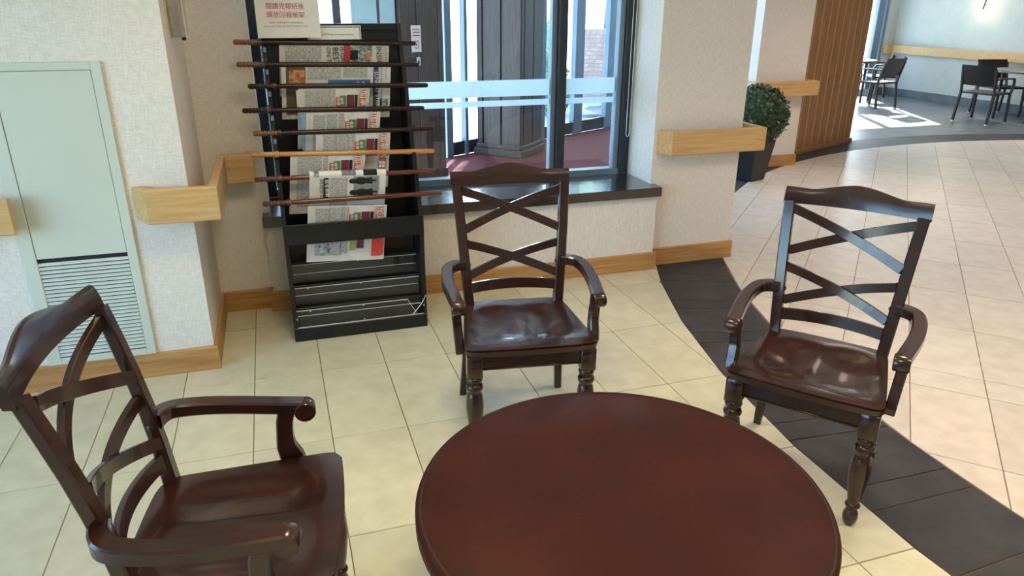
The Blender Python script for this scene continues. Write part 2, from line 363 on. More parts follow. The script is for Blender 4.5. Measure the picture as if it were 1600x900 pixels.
# dark ring: alternating wide and narrow radial tiles
a = 22.3 - 4.3 * 40
while a < 22.3 + 4.3 * 42:
    for a0, a1 in ((a, a + 3.1), (a + 3.1, a + 4.3)):
        n = 4; e = .018
        t0, t1 = math.radians(180 - (a0 + e)), math.radians(180 - (a1 - e))
        outer = [(RC.x + (ROUT - .002) * math.cos(t0 + (t1 - t0) * k / n), RC.y + (ROUT - .002) * math.sin(t0 + (t1 - t0) * k / n)) for k in range(n + 1)]
        inner = [(RC.x + (RIN + .002) * math.cos(t1 + (t0 - t1) * k / n), RC.y + (RIN + .002) * math.sin(t1 + (t0 - t1) * k / n)) for k in range(n + 1)]
        emit_tile(outer + inner, 'slate', 'slate_tile')
    a += 4.3
# grey tiles of the dining corner
cells = [(5.0 + .61 * i, 5.2 + .61 * j) for i in range(12) for j in range(12)]
for x0, y0 in cells:
    if x0 > 11.6 or y0 > 11.75: continue
    p = [(x0 + G, y0 + G), (min(x0 + .61, 11.62) - G, y0 + G), (min(x0 + .61, 11.62) - G, min(y0 + .61, 11.8) - G), (x0 + G, min(y0 + .61, 11.8) - G)]
    q, _ = clip(p, lambda s: rad(s) - ROUT - .002); emit_tile(q, 'slate2', 'grey_tile')
for x0, y0 in [(2.9 + .61 * i, 4.2 + .61 * j) for i in range(5) for j in range(7)]:
    if x0 >= 5.0 - .3 and y0 > 5.0: continue
    p = [(x0 + G, y0 + G), (x0 + .61 - G, y0 + G), (x0 + .61 - G, y0 + .61 - G), (x0 + G, y0 + .61 - G)]
    q, _ = clip(p, lambda s: rad(s) - ROUT - .002)
    if q: q, _ = clip(q, lambda s: ((s[0] - 2.95) * 2.48 - (s[1] - 4.72) * 1.84) / 3.09 - .05)
    emit_tile(q, 'slate2', 'grey_tile')
for (m, name), bm in rest.items():
    if len(bm.faces):
        o = obj(name, bm, m, floor, smooth=0); o['kind'] = 'stuff'

# ------------------------------------------------------------------ room shell
def wallbox(name, x0, x1, y0, y1, z0, z1, m='paper_wall', label=None):
    bm = new(); box(bm, x0, x1, y0, y1, z0, z1); return struct(name, bm, m, label)
bm = new(); prism(bm, [(-3.6, -4), (11.75, -4), (11.75, 11.98), (5.9, 11.98), (5.9, 7.3), (4.79, 7.25), (2.9, 4.6), (-3.6, 4.55)], H_CEIL, H_CEIL + .1); struct('ceiling', bm, 'ceiling')
wallbox('wall_left_column', -3.6, -.395, 3.39, 4.5, 0, H_CEIL, label='pale linen-textured wall column with the white access panel')
wallbox('wall_alcove', -.395, -.085, 4.10, 4.55, 0, H_CEIL, label='narrow linen-textured alcove wall left of the window')
wallbox('wall_under_window', -.115, 2.285, 4.03, 4.42, 0, .50, label='low linen-textured wall under the window sill')
wallbox('wall_under_window_back', -.085, 2.27, 4.42, 4.56, 0, .52)
wallbox('wall_pillar', 2.27, 2.915, 4.10, 4.72, 0, H_CEIL, label='linen-textured pillar right of the window')
wallbox('wall_rear_pillar', 4.79, 5.40, 6.60, 7.25, 0, H_CEIL, label='rear linen-textured pillar behind the topiary')
wallbox('wall_over_window', -.085, 2.27, 4.42, 4.56, 2.45, H_CEIL)
wallbox('wall_dining', 11.59, 11.75, -4.0, 11.95, 0, H_CEIL, 'plain_wall', 'bright far dining wall with the round wall lamp')
# left wall with a window opening, rear wall with a window opening (behind the camera)
for nm, a in (('wall_left', 'x'), ('wall_rear', 'y')):
    bm = new()
    if a == 'x':
        box(bm, -3.6, -3.5, -4, -1.2, 0, H_CEIL); box(bm, -3.6, -3.5, 2.4, 3.39, 0, H_CEIL); box(bm, -3.6, -3.5, -1.2, 2.4, 0, .5); box(bm, -3.6, -3.5, -1.2, 2.4, 2.5, H_CEIL)
    else:
        box(bm, -3.5, 11.59, -4, -3.9, 0, H_CEIL)
    struct(nm, bm, 'paper_wall')
# dining window wall (y=12.2) and side wall behind the screen
bm = new(); box(bm, 11.36, 11.59, 11.80, 11.95, 0, H_CEIL); box(bm, 6.0, 11.36, 11.80, 11.95, 0, .12); box(bm, 6.0, 11.36, 11.80, 11.95, 2.55, H_CEIL); box(bm, 5.9, 6.05, 7.35, 11.95, 0, H_CEIL)
struct('wall_dining_window', bm, 'plain_wall')
w2 = sroot('window_2', 'tall far window of the dining corner')
for x0, x1 in ((6.05, 6.13), (7.36, 7.44), (8.70, 8.78), (10.04, 10.12), (11.12, 11.27), (11.30, 11.36)):
    bm = new(); box(bm, x0, x1, 11.82, 11.92, .12, 2.55, .004); obj('frame', bm, 'alu', w2)
for x0, x1 in ((6.13, 7.36), (7.44, 8.70), (8.78, 10.04), (10.12, 11.12), (11.27, 11.30)):
    bm = new(); box(bm, x0, x1, 11.865, 11.871, .12, 2.55); obj('pane', bm, 'glass', w2)
# base trims
def bboard(name, pts, h=.118, t=.018, m='oak'):
    """plan polyline of the wall line; board lies to the right-hand side of travel"""
    bm = new(); P = [Vector((p[0], p[1], 0)) for p in pts]; n = len(P)
    offs = []
    for i in range(n):
        ds = []
        if i > 0: ds.append((P[i] - P[i - 1]).normalized())
        if i < n - 1: ds.append((P[i + 1] - P[i]).normalized())
        ns = [Vector((d.y, -d.x, 0)) for d in ds]; nn = sum(ns, Vector()) ; nn = nn / nn.dot(ns[0]); offs.append(P[i] + nn * t)
    t_ = bmesh.new()
    rings = []
    for a, b in zip(P, offs):
        c = .004; d = (a - b).normalized() * c
        rings.append([t_.verts.new(v) for v in (a, b, b + Vector((0, 0, h - c)), b + d + Vector((0, 0, h)), a + Vector((0, 0, h)))])
    for A, B in zip(rings, rings[1:]):
        for k in range(5): t_.faces.new((A[k], A[(k + 1) % 5], B[(k + 1) % 5], B[k]))
    t_.faces.new(rings[0]); t_.faces.new(rings[-1][::-1]); merge(bm, t_)
    return struct(name, bm, m, None)
bboard('baseboard_left', [(-3.4, 3.39), (-.395, 3.39), (-.395, 4.10), (-.115, 4.10)])['label'] = 'oak baseboard round the left wall column'
bboard('baseboard_window', [(-.115, 4.10), (-.115, 4.03), (2.285, 4.03), (2.285, 4.10)])['label'] = 'oak baseboard under the window sill'
bboard('baseboard_pillar', [(2.285, 4.10), (2.915, 4.10), (2.915, 4.72)])['label'] = 'oak baseboard of the pillar right of the window'
bboard('baseboard_rear_pillar', [(4.79, 7.25), (4.79, 6.60), (5.40, 6.60), (5.40, 7.25)], h=.12)['label'] = 'oak baseboard of the rear pillar'
bboard('baseboard_dining', [(11.36, 11.80), (11.59, 11.80), (11.59, -3.9)], h=.15, t=.015, m='slate2')['label'] = 'grey tile skirting of the far dining wall'

# ------------------------------------------------------------------ handrails (boards standing off the wall, with returns)
def handrail(name, label, pts, z0=.755, z1=.905, t=.038):
    root = thing(name, label, 'handrail', (pts[0][0], pts[0][1], 0)); o0 = Vector((pts[0][0], pts[0][1], 0))
    P = [Vector((p[0], p[1], 0)) - o0 for p in pts]; n = len(P); bm = new(); tt = bmesh.new(); rings = []
    for i in range(n):
        ds = []
        if i > 0: ds.append((P[i] - P[i - 1]).normalized())
        if i < n - 1: ds.append((P[i + 1] - P[i]).normalized())
        ns = [Vector((-d.y, d.x, 0)) for d in ds]; nn = sum(ns, Vector()); nn = nn / nn.dot(ns[0])
        a, b, c = P[i], P[i] + nn * t, .006
        u = nn.normalized() * c
        rings.append([tt.verts.new(v) for v in (a + Vector((0, 0, z0 + c)), a + Vector((0, 0, z1 - c)), a + u + Vector((0, 0, z1)), b - u + Vector((0, 0, z1)), b + Vector((0, 0, z1 - c)), b + Vector((0, 0, z0 + c)), b - u + Vector((0, 0, z0)), a + u + Vector((0, 0, z0)))])
    for A, B in zip(rings, rings[1:]):
        for k in range(8): tt.faces.new((A[k], A[(k + 1) % 8], B[(k + 1) % 8], B[k]))
    tt.faces.new(rings[0]); tt.faces.new(rings[-1][::-1]); merge(bm, tt)
    obj('rail_board', bm, 'rail', root); return root
# travel so that the wall is on the left-hand side (+normal) : outer face at pts, thickness toward the wall
handrail('handrail', 'oak bumper handrail wrapping the corner beside the white access panel', [(-.622, 3.389), (-.56, 3.287), (-.272, 3.287), (-.272, 3.995), (-.135, 3.995), (-.135, 4.099)])
handrail('handrail', 'cut-off end of oak handrail left of the white access panel', [(-2.6, 3.287), (-1.056, 3.287)])
hb = [o for o in COL.objects if o.name.startswith('handrail.') and not o.parent][-1]; bm = new(); box(bm, 1.25, 1.30, .035, .102, .79, .87, .003); obj('bracket', bm, 'rail', hb)
handrail('handrail', 'oak handrail wrapping the pillar right of the window', [(2.292, 4.099), (2.345, 3.995), (3.03, 3.995), (3.03, 4.60), (2.916, 4.66)])
handrail('handrail', 'oak handrail on the rear pillar behind the round topiary', [(4.789, 7.1), (4.70, 7.0), (4.70, 6.49), (5.50, 6.49), (5.50, 6.78), (5.401, 6.84)])
handrail('handrail', 'long pale oak handrail along the bright far dining wall', [(11.37, 11.799), (11.37, 11.70), (11.49, 11.70), (11.49, -3.0), (11.589, -3.05)], z0=.79, z1=.945)

# ------------------------------------------------------------------ access panel with louvres
ap = thing('access_panel', 'cream metal access panel with louvred grille in the left wall', 'panel', (-.862, 3.39, .118))
def L(o, x0, x1, y0, y1, z0, z1): return (x0 - o.location.x, x1 - o.location.x, y0 - o.location.y, y1 - o.location.y, z0 - o.location.z, z1 - o.location.z)
bm = new()
for r in ((-1.085, -1.032, .118, 1.42), (-.682, -.643, .118, 1.42), (-1.032, -.682, 1.388, 1.42), (-1.032, -.682, .118, .150)):
    box(bm, *L(ap, r[0], r[1], 3.376, 3.39, r[2], r[3]), .002)
obj('frame', bm, 'panel_white', ap)
bm = new(); box(bm, *L(ap, -1.030, -.684, 3.379, 3.39, .618, 1.386), .0015); obj('panel_door', bm, 'panel_white', ap)
bm = new(); box(bm, *L(ap, -1.032, -.682, 3.387, 3.391, .150, .618)); obj('grille_backing', bm, 'p_ink', ap)
nsl = 25
for k in range(nsl):
    z = .157 + k * (.604 - .157) / nsl
    bm = new(); prism(bm, [(-.0035, z - .118), (-.013, z - .118), (-.013, z - .118 + .002), (-.0055, z - .118 + .0118), (-.0035, z - .118 + .0118)], -.170, .178, 0, Matrix(((0, 0, 1, 0), (1, 0, 0, 0), (0, 1, 0, 0), (0, 0, 0, 1))))
    obj('slat', bm, 'panel_white', ap)

# ------------------------------------------------------------------ thermostat under a clear cover on the return wall
th = thing('thermostat', 'small thermostat under a clear plastic guard beside the wall corner', 'thermostat', (-.395, 3.62, 1.50))
bm = new(); box(bm, 0, .006, -.055, .055, 0, .17, .002); obj('backplate', bm, 'beige_plastic', th)
bm = new(); box(bm, .006, .028, -.03, .03, .03, .13, .004); obj('thermostat_body', bm, 'beige_plastic', th)
bm = new()
box(bm, .006, .07, -.055, -.052, 0, .17); box(bm, .006, .07, .052, .055, 0, .17); box(bm, .067, .07, -.052, .052, 0, .17); box(bm, .006, .067, -.052, .052, 0, .003); box(bm, .006, .067, -.052, .052, .167, .17)
obj('clear_cover', bm, 'clear_box', th)
bm = new()
for y in (-.054, .054): box(bm, .0675, .0715, y - .002, y + .002, 0, .17)
for z in (.002, .168): box(bm, .0675, .0715, -.052, .052, z - .002, z + .002)
obj('cover_edge', bm, 'acrylic_edge', th)
bm = new(); box(bm, .045, .062, -.012, .012, -.014, 0, .003); obj('lock', bm, 'dark_metal', th)

# ------------------------------------------------------------------ window 1 : frame, panes, film bands, sill
w1 = sroot('window_1', 'interior window between lobby and entrance vestibule')
FY0, FY1, GY = 4.435, 4.515, 4.48
def wpart(name, r, m, bev=.003):
    bm = new(); box(bm, *r, bev); return obj(name, bm, m, w1)
wpart('frame', (-.085, -.035, FY0, FY1, .56, 2.45), 'alu_dark'); wpart('frame', (2.20, 2.27, FY0, FY1, .56, 2.45), 'alu_dark')
wpart('inner_frame', (2.162, 2.20, FY0 + .02, FY1, .56, 2.45), 'alu')
wpart('frame', (-.085, 2.27, FY0, FY1, 2.40, 2.45), 'alu_dark')
wpart('bottom_rail', (-.035, 2.20, FY0 + .005, FY1, .555, .60), 'alu')
wpart('mullion', (1.735, 1.79, FY0 - .02, FY1, .56, 2.40), 'alu_dark'); wpart('mullion', (1.70, 1.735, FY0 + .02, FY1, .60, 2.40), 'alu')
for x0, x1 in ((-.035, 1.70), (1.79, 2.162)):
    wpart('pane', (x0, x1, GY - .003, GY + .003, .60, 2.40), 'glass', 0)
    for z0, z1 in ((1.095, 1.196), (1.036, 1.072)): wpart('frosted_band', (x0, x1, GY + .004, GY + .0046, z0, z1), 'frost', 0)
s = wpart('window_sill', (-.125, 2.30, 3.995, 4.44, .50, .56), 'sill', .003)
bc = thing('blind_cord', 'thin white bead cord loop hanging beside the right window jamb', 'cord', (2.235, 4.40, 0))
bm = new(); tube(bm, [(-.012, 0, 2.4), (-.012, 0, .84), (-.008, 0, .822), (0, 0, .815), (.008, 0, .822), (.012, 0, .84), (.012, 0, 2.4)], .0022, 6); obj('cord', bm, 'cap', bc)
# unseen windows that light the room
for nm, ax in (('window_3', 'x'),):
    wr = sroot(nm)
    for k in range(4):
        bm = new(); a = -1.2 + k * 1.18 if ax == 'x' else .7 + k * 1.18
        box(bm, *((-3.58, -3.52, a, a + .06, .5, 2.5) if ax == 'x' else (a, a + .06, -3.98, -3.92, .5, 2.5))); obj('frame', bm, 'alu', wr)

    for k in range(3):
        a = -1.14 + k * 1.18; bm = new(); box(bm, -3.553, -3.547, a, a + 1.12, .5, 2.5); obj('pane', bm, 'glass', wr)

# ------------------------------------------------------------------ vestibule
bm = new(); prism(bm, [(-1.2, 4.57), (2.85, 4.57), (2.95, 4.72), (4.79, 7.25), (5.88, 7.36), (5.88, 10.3), (5.3, 9.99), (1.8, 8.06), (1.2, 7.04), (-1.2, 7.0)], -.1, -.001); o = obj('carpet', bm, 'carpet'); tag(o, 'dark red ribbed carpet of the entrance vestibule behind the window', 'carpet')
bm = new(); prism(bm, [(-1.3, 4.56), (2.9, 4.6), (4.79, 7.25), (5.9, 7.3), (5.9, 10.4), (5.3, 10.05), (1.8, 8.14), (1.2, 7.1), (-1.3, 7.08)], 2.75, 2.85); struct('ceiling_vestibule', bm, 'ceiling')
sx0, sy0, sl = 1.82, 8.08, .553
tv = Vector((1, sl, 0)).normalized(); nv = Vector((-sl, 1, 0)).normalized()
SF = sroot('window_4', 'angled glazed storefront behind the wooden column'); SF.location = (sx0, sy0, 0); SF.rotation_euler = (0, 0, math.atan(sl))
ln = math.sqrt(1 + sl * sl)
def sf(name, x0, x1, y0, y1, z0, z1, m, bev=.004):
    bm = new(); box(bm, (x0 - sx0) * ln, (x1 - sx0) * ln, y0, y1, z0, z1, bev); return obj(name, bm, m, SF)
posts = [(1.82, 1.905), (2.075, 2.115), (2.55, 2.61), (3.22, 3.30), (3.82, 3.98), (4.45, 4.62), (5.2, 5.3)]
for i, (a, b) in enumerate(posts):
    sf('mullion', a, b, -.03, .05, 0, 2.75, 'alu')
for (a, b), (c, d) in zip(posts, posts[1:]):
    sf('kick_panel', b, c, 0, .06, 0, .155, 'alu_dark'); sf('pane', b, c, .028, .034, .155, 2.75, 'glass', 0)
# wooden column, square set on its corner
wc = thing('wood_column', 'dark oak panelled square column with stepped plinth on the red carpet', 'column', (2.63, 8.22, 0), math.radians(45))
def cbox(name, h, z0, z1, m, bev=.004, par=None):
    bm = new(); box(bm, -h, h, -h, h, z0, z1, bev); return obj(name, bm, m, wc)
cbox('plinth', .315, 0, .075, 'vest_wood', .006); cbox('plinth_step', .295, .075, .125, 'vest_wood', .01); cbox('column_core', .262, .125, 2.75, 'vest_groove', 0)
for q in range(4):
    R = Matrix.Rotation(q * PI / 2, 4, 'Z')
    for x0, x1 in ((-.28, -.215), (-.195, .02), (.04, .28)):
        bm = new(); box(bm, x0, x1, -.28, -.262, .125, 2.75, .003, R); obj('panel', bm, 'vest_wood', wc)
# dark panelled wall piece and pale panels left of it
dw = sroot('wall_vestibule', 'dark oak panelled wall end seen through the window'); dw.location = (1.61, 7.14, 0); dw.rotation_euler = (0, 0, math.radians(22))
bm = new(); box(bm, -.47, 0, .01, .30, 0, 2.75); obj('wall_core', bm, 'vest_groove', dw)
for x0, x1 in ((-.47, -.30), (-.285, -.06), (-.05, .0)):
    bm = new(); box(bm, x0, x1, 0, .012, .09, 2.75, .003); obj('panel', bm, 'vest_wood', dw)
bm = new(); box(bm, -.47, .012, -.015, .02, 0, .09, .004); obj('plinth', bm, 'vest_wood', dw)
nb = thing('notice', 'small white notice with red lettering on the dark vestibule wall', 'notice', (1.275, 6.985, 1.22), math.radians(22))
bm = new(); box(bm, 0, .105, -.004, 0, 0, .235); obj('sheet', bm, 'sheet', nb)
for k, (z, m) in enumerate(((.20, 'p_mauve'), (.175, 'p_red'), (.147, 'p_red'))):
    bm = new(); box(bm, .015, .09, -.0046, -.004, z - .006, z + .004); obj('print_line', bm, m, nb)
bm = new(); box(bm, .03, .075, -.0046, -.004, .03, .10); obj('print_square', bm, 'p_grey', nb); bm = new(); box(bm, .038, .067, -.0052, -.0046, .04, .09); obj('print_square', bm, 'sheet', nb); bm = new(); box(bm, .047, .058, -.0056, -.005, .055, .075); obj('print_mark', bm, 'p_ink', nb)
cbx = thing('call_box', 'small black and white button box below the notice', 'box', (1.30, 6.99, 1.10), math.radians(22))
bm = new(); box(bm, -.06, .005, -.03, 0, 0, .08, .004); obj('housing', bm, 'black', cbx); bm = new(); box(bm, .005, .055, -.02, 0, 0, .075, .003); obj('button_plate', bm, 'sheet', cbx); bm = new(); box(bm, .02, .04, -.024, -.02, .015, .045, .002); obj('button', bm, 'p_ink', cbx)
vl = sroot('window_5', 'pale glazed panels and bright glass left in the vestibule')
M['teal'] = mat('teal_panel', srgb(132, 162, 170), .4, srgb(146, 176, 182), (2, 2, 2))
for nm, x0, x1, m in (('panel', .775, .975, 'teal'), ('mullion', .975, 1.0, 'alu_dark'), ('panel', 1.0, 1.14, 'teal'), ('mullion', .745, .775, 'teal'), ('mullion', .585, .655, 'alu_dark'), ('mullion', .42, .47, 'alu_dark'), ('mullion', -.12, .0, 'alu_dark'), ('mullion', -1.2, -1.1, 'alu_dark')):
    bm = new(); box(bm, x0, x1, 7.0, 7.06, 0, 2.75, .003); obj(nm, bm, m, vl)
for x0, x1 in ((.655, .745), (.47, .585), (0, .42), (-1.1, -.12)):
    bm = new(); box(bm, x0, x1, 7.025, 7.031, 0, 2.75); obj('pane', bm, 'glass', vl)
# glazed partition between pillar and rear pillar
pt = sroot('window_6', 'glazed partition behind the pillar'); pt.location = (2.95, 4.72, 0); pl_ = Vector((4.79 - 2.95, 7.2 - 4.72, 0)); pt.rotation_euler = (0, 0, math.atan2(pl_.y, pl_.x)); Ln = pl_.length
for k in range(4):
    bm = new(); a = k * (Ln - .06) / 3; box(bm, a, a + .06, -.04, .04, 0, 2.75, .003); obj('mullion', bm, 'alu', pt)
    if k < 3:
        bm = new(); box(bm, a + .06, (k + 1) * (Ln - .06) / 3, -.003, .003, .02, 2.75); obj('pane', bm, 'glass', pt)

# ------------------------------------------------------------------ outdoors
bm = new(); box(bm, -60, 70, 5, 90, -.25, -.135); o = obj('pavement', bm, 'concrete'); tag(o, 'sunlit pale concrete paving outside the glass', 'pavement')
bw = thing('brick_wall', 'sunlit red brick wall outside behind the right storefront panes', 'wall', (5.75, 13.6, -.135), 0)
bm = new(); box(bm, 0, 3.4, .012, .3, 0, 1.33); obj('wall_core', bm, 'mortar', bw)
bmesh_b = new(); box(bmesh_b, 0, .215, 0, .09, 0, .066, .004); b0 = obj('brick', bmesh_b, 'brick', bw); b0.location = (0.005, 0, .01)
for r in range(17):
    for c in range(15):
        if r == 0 and c == 0: continue
        x = c * .226 + (.113 if r % 2 else 0)
        if x > 3.2: continue
        b = b0.copy(); COL.objects.link(b); b.parent = bw; b.location = (x + .005, random.uniform(-.003, .003), .01 + r * .077)
def foliage_ball(bm, c, r, n, ls, flat=1.0):
    for k in range(n):
        z = random.uniform(-1, 1); t = random.uniform(0, 2 * PI); q = math.sqrt(1 - z * z); d = Vector((q * math.cos(t), q * math.sin(t), z * flat))
        p = Vector(c) + d * r * random.uniform(.86, 1.04); up = d.cross(Vector((random.uniform(-1, 1), random.uniform(-1, 1), random.uniform(-1, 1)))).normalized()
        ax = (up + d * random.uniform(.1, .9)).normalized(); sd_ = ax.cross(d).normalized(); l = ls * random.uniform(.7, 1.2); w = l * .30
        v = [bm.verts.new(p), bm.verts.new(p + ax * l * .5 + sd_ * w), bm.verts.new(p + ax * l), bm.verts.new(p + ax * l * .5 - sd_ * w)]
        bm.faces.new(v)
for i, (x, y, r, lab) in enumerate(((5.2, 14.2, .45, 'green bush outside, left of the brick wall'), (4.55, 11.9, .30, 'small green bush outside nearest the storefront'), (6.6, 18.5, .7, 'large green bush outside behind the brick wall'))):
    t = thing('bush', lab, 'bush', (x, y, -.135)); bm = new(); foliage_ball(bm, (0, 0, r * 1.15), r, 700, .16); bmesh.ops.create_icosphere(bm, subdivisions=2, radius=r * .84, matrix=Matrix.Translation((0, 0, r * 1.15))); f = obj('foliage', bm, 'bush', t); f['kind'] = 'stuff'
    bm = new(); tube(bm, [(0, 0, 0), (0, 0, r * .5)], .05); obj('stem', bm, 'trunk', t)

tr = thing('shade_tree', 'leafy crown and trunk added outside, out of view, to shade the carpet', 'shade_tree', (7.35, 15.8, -.135)); bm = new(); tube(bm, [(0, 0, 0), (.05, 0, 2), (0, .05, 4.6)], [.12, .10, .05], 10); obj('trunk', bm, 'trunk', tr)  # unseen, added to keep the sun off the right part of the carpet
bm = new(); foliage_ball(bm, (0, 0, 5.0), 1.75, 900, .42); foliage_ball(bm, (-.1, 0, 5.0), 1.15, 500, .42); f = obj('foliage', bm, 'bush', tr, 0); f['kind'] = 'stuff'

# ------------------------------------------------------------------ armchairs
def bow(x, amt, half): return -amt * (1 - (x / half) ** 2)
SEAT = .468
def post_at(z, s):          # centre of a stile at height z
    t = (z - .44) / (.957 - .44); return Vector((s * (.188 + .036 * t), -.012 - .096 * t - .012 * math.sin(PI * min(max(t, 0), 1)) * -1, z))
def make_armchair(label):
    R = thing('armchair', label, 'chair', group='dark wooden armchairs round the table')
    # seat : saddle-carved board
    bm = new(); t = bmesh.new(); NX, NY = 22, 20; top = []; bot = []
    for j in range(NY + 1):
        v = j / NY; row = []; rb = []
        for i in range(NX + 1):
            u = -1 + 2 * i / NX
            yb = -.052 + .012 * abs(u) ** 3 if abs(u) < .8 else -.052 + .012 * abs(u) ** 3 + (abs(u) - .8) * .12
            yf = .434 - .014 * u * u - (.016 * max(0, (abs(u) - .90) / .10) ** 2)
            y = yb + (yf - yb) * v; hw = .208 + (.253 - .208) * min(1, max(0, v) ** .8)
            x = u * hw
            d = .019 * math.exp(-((abs(u) - .42) / .33) ** 2) * math.exp(-((v - .50) / .31) ** 6)
            d += .006 * math.exp(-(u / .5) ** 2) * max(0, v - .75) * -1.0 + .004 * max(0, v - .93) / .07
            row.append(t.verts.new((x, y, SEAT - d))); rb.append(t.verts.new((x * .985, y - (.006 if v > .5 else -.004), SEAT - .034)))
        top.append(row); bot.append(rb)
    for j in range(NY):
        for i in range(NX):
            t.faces.new((top[j][i], top[j][i + 1], top[j + 1][i + 1], top[j + 1][i])); t.faces.new((bot[j][i], bot[j + 1][i], bot[j + 1][i + 1], bot[j][i + 1]))
    for i in range(NX):
        t.faces.new((top[0][i], bot[0][i], bot[0][i + 1], top[0][i + 1])); t.faces.new((top[NY][i], top[NY][i + 1], bot[NY][i + 1], bot[NY][i]))
    for j in range(NY):
        t.faces.new((top[j][0], top[j + 1][0], bot[j + 1][0], bot[j][0])); t.faces.new((top[j][NX], bot[j][NX], bot[j + 1][NX], top[j + 1][NX]))
    bmesh.ops.recalc_face_normals(t, faces=t.faces)
    ee = [e for e in t.edges if len(e.link_faces) == 2 and e.calc_face_angle(0) > .9]
    bmesh.ops.bevel(t, geom=ee, offset=.006, segments=2, affect='EDGES'); merge(bm, t); obj('seat', bm, 'dark_wood', R, 50)
    # crest rail : bowed board with a raised middle
    bm = new(); t = bmesh.new(); rings = []; N = 28; half = .247
    for i in range(N + 1):
        u = -1 + 2 * i / N; x = u * half
        zt = 1.003 + .027 * math.exp(-(u / .42) ** 2) + .004 * abs(u) ** 3 - .004 * math.exp(-((abs(u) - .62) / .15) ** 2); zb = .948 - .006 * (1 - u * u) * 0
        y0 = -.106 + bow(x, .034, half); th_ = .024; lean = -.22
        prof = [(0, zb), (.0, zb + .03), (.0 - .002, zt - .012), (-.006, zt - .002), (-.013, zt), (-.022, zt - .004), (-th_ - .002, zt - .014), (-th_, zb + .002)]
        rings.append([t.verts.new((x, y0 + a + (z - .955) * lean, z)) for a, z in prof])
    for A, B in zip(rings, rings[1:]):
        for k in range(8): t.faces.new((A[k], A[(k + 1) % 8], B[(k + 1) % 8], B[k]))
    t.faces.new(rings[0]); t.faces.new(rings[-1][::-1]); merge(bm, t); obj('crest_rail', bm, 'dark_wood', R, 40)
    for s in (-1, 1):
        bm = new(); sweep(bm, [post_at(z, s) for z in (.40, .48, .58, .68, .78, .88, .957)], .040, [.036, .036, .034, .032, .030, .028, .026], (1, 0, 0), .004); st = obj('stile', bm, 'dark_wood', R, 40)
        bm = new(); pz = post_at(.655, s); lathe(bm, [(.0085, 0), (.0085, .003), (.005, .0055), (.0005, .006)], 12, Matrix.Translation((pz.x - s * .020, pz.y + .002, pz.z - .02)) @ Matrix.Rotation(-s * PI / 2, 4, 'Y')); obj('bolt', bm, 'dark_metal', st)
        bm = new(); sweep(bm, [(s * .190, -.012, .435), (s * .197, -.022, .33), (s * .207, -.052, .16), (s * .219, -.091, 0)], [.040, .038, .034, .030], [.040, .038, .034, .030], (1, 0, 0), .003); obj('leg', bm, 'dark_wood', R, 40)
        # front leg : block and turning
        bm = new(); fx, fy = s * .216, .385
        box(bm, fx - .029, fx + .029, fy - .029, fy + .029, .345, .437, .003)
        lathe(bm, [(.022, .346), (.028, .342), (.031, .334), (.029, .325), (.023, .321), (.023, .316), (.030, .311), (.033, .300), (.031, .290), (.025, .284), (.024, .278), (.028, .272), (.033, .240), (.034, .215), (.031, .18), (.025, .13), (.019, .095), (.018, .088), (.023, .084), (.025, .078), (.022, .071), (.017, .068), (.018, .058), (.023, .048), (.025, .032), (.022, .014), (.015, .004), (.014, 0)], 22, Matrix.Translation((fx, fy, 0)))
        obj('leg', bm, 'dark_wood', R, 45)
        # arm : sweeps outward, then forward, ends in a rolled scroll
        pr = post_at(.64, s); pts = [(pr.x + s * .002, pr.y + .002, .640), (s * .245, pr.y + .014, .639), (s * .272, .002, .635), (s * .285, .07, .629), (s * .286, .15, .622), (s * .280, .22, .617), (s * .272, .285, .614), (s * .266, .330, .612)]
        bm = new(); pts = smooth_path(pts, 4); nn = len(pts)
        sides = []
        for i in range(nn):
            tg = pts[min(i + 1, nn - 1)] - pts[max(i - 1, 0)]; sides.append((tg.y, -tg.x, 0))
        sweep(bm, pts, [.044 + .003 * min(1, i / (nn * .3)) for i in range(nn)], [.040 - .004 * min(1, i / (nn * .5)) for i in range(nn)], sides, .005)
        # scroll
        t = bmesh.new(); seg = 16
        cyl = [(.262, .362, .6035)]
        lathe(t, [(.0265, -.0235), (.0285, -.020), (.0285, .020), (.0265, .0235)], 22, Matrix.Translation((s * .265, .333, .6015)) @ Matrix.Rotation(-.1 * s, 4, 'Z') @ Matrix.Rotation(PI / 2, 4, 'Y')); merge(bm, t)
        obj('arm', bm, 'dark_wood', R, 40)
        # arm support, S-curved, screwed to the side of the seat
        bm = new(); pp = [(s * .270, .285, .606), (s * .270, .275, .570), (s * .268, .272, .530), (s * .266, .272, .495), (s * .264, .284, .460), (s * .262, .290, .430), (s * .260, .284, .405)]
        sweep(bm, pp, .034, [.046, .044, .044, .050, .062, .070, .050], (1, 0, 0), .004); obj('arm_support', bm, 'dark_wood', R, 40)
        bm = new(); sweep(bm, [(s * .187, .01, .405), (s * .218, .385, .405)], .020, .058, (1, 0, 0), .002); obj('side_apron', bm, 'dark_wood', R, 40)
    bm = new(); box(bm, -.19, .19, .378, .398, .372, .435, .002); box(bm, -.19, .19, .376, .402, .372, .380, .002); obj('front_apron', bm, 'dark_wood', R, 40)
    bm = new(); box(bm, -.18, .18, -.02, 0, .375, .435, .002); obj('back_apron', bm, 'dark_wood', R, 40)
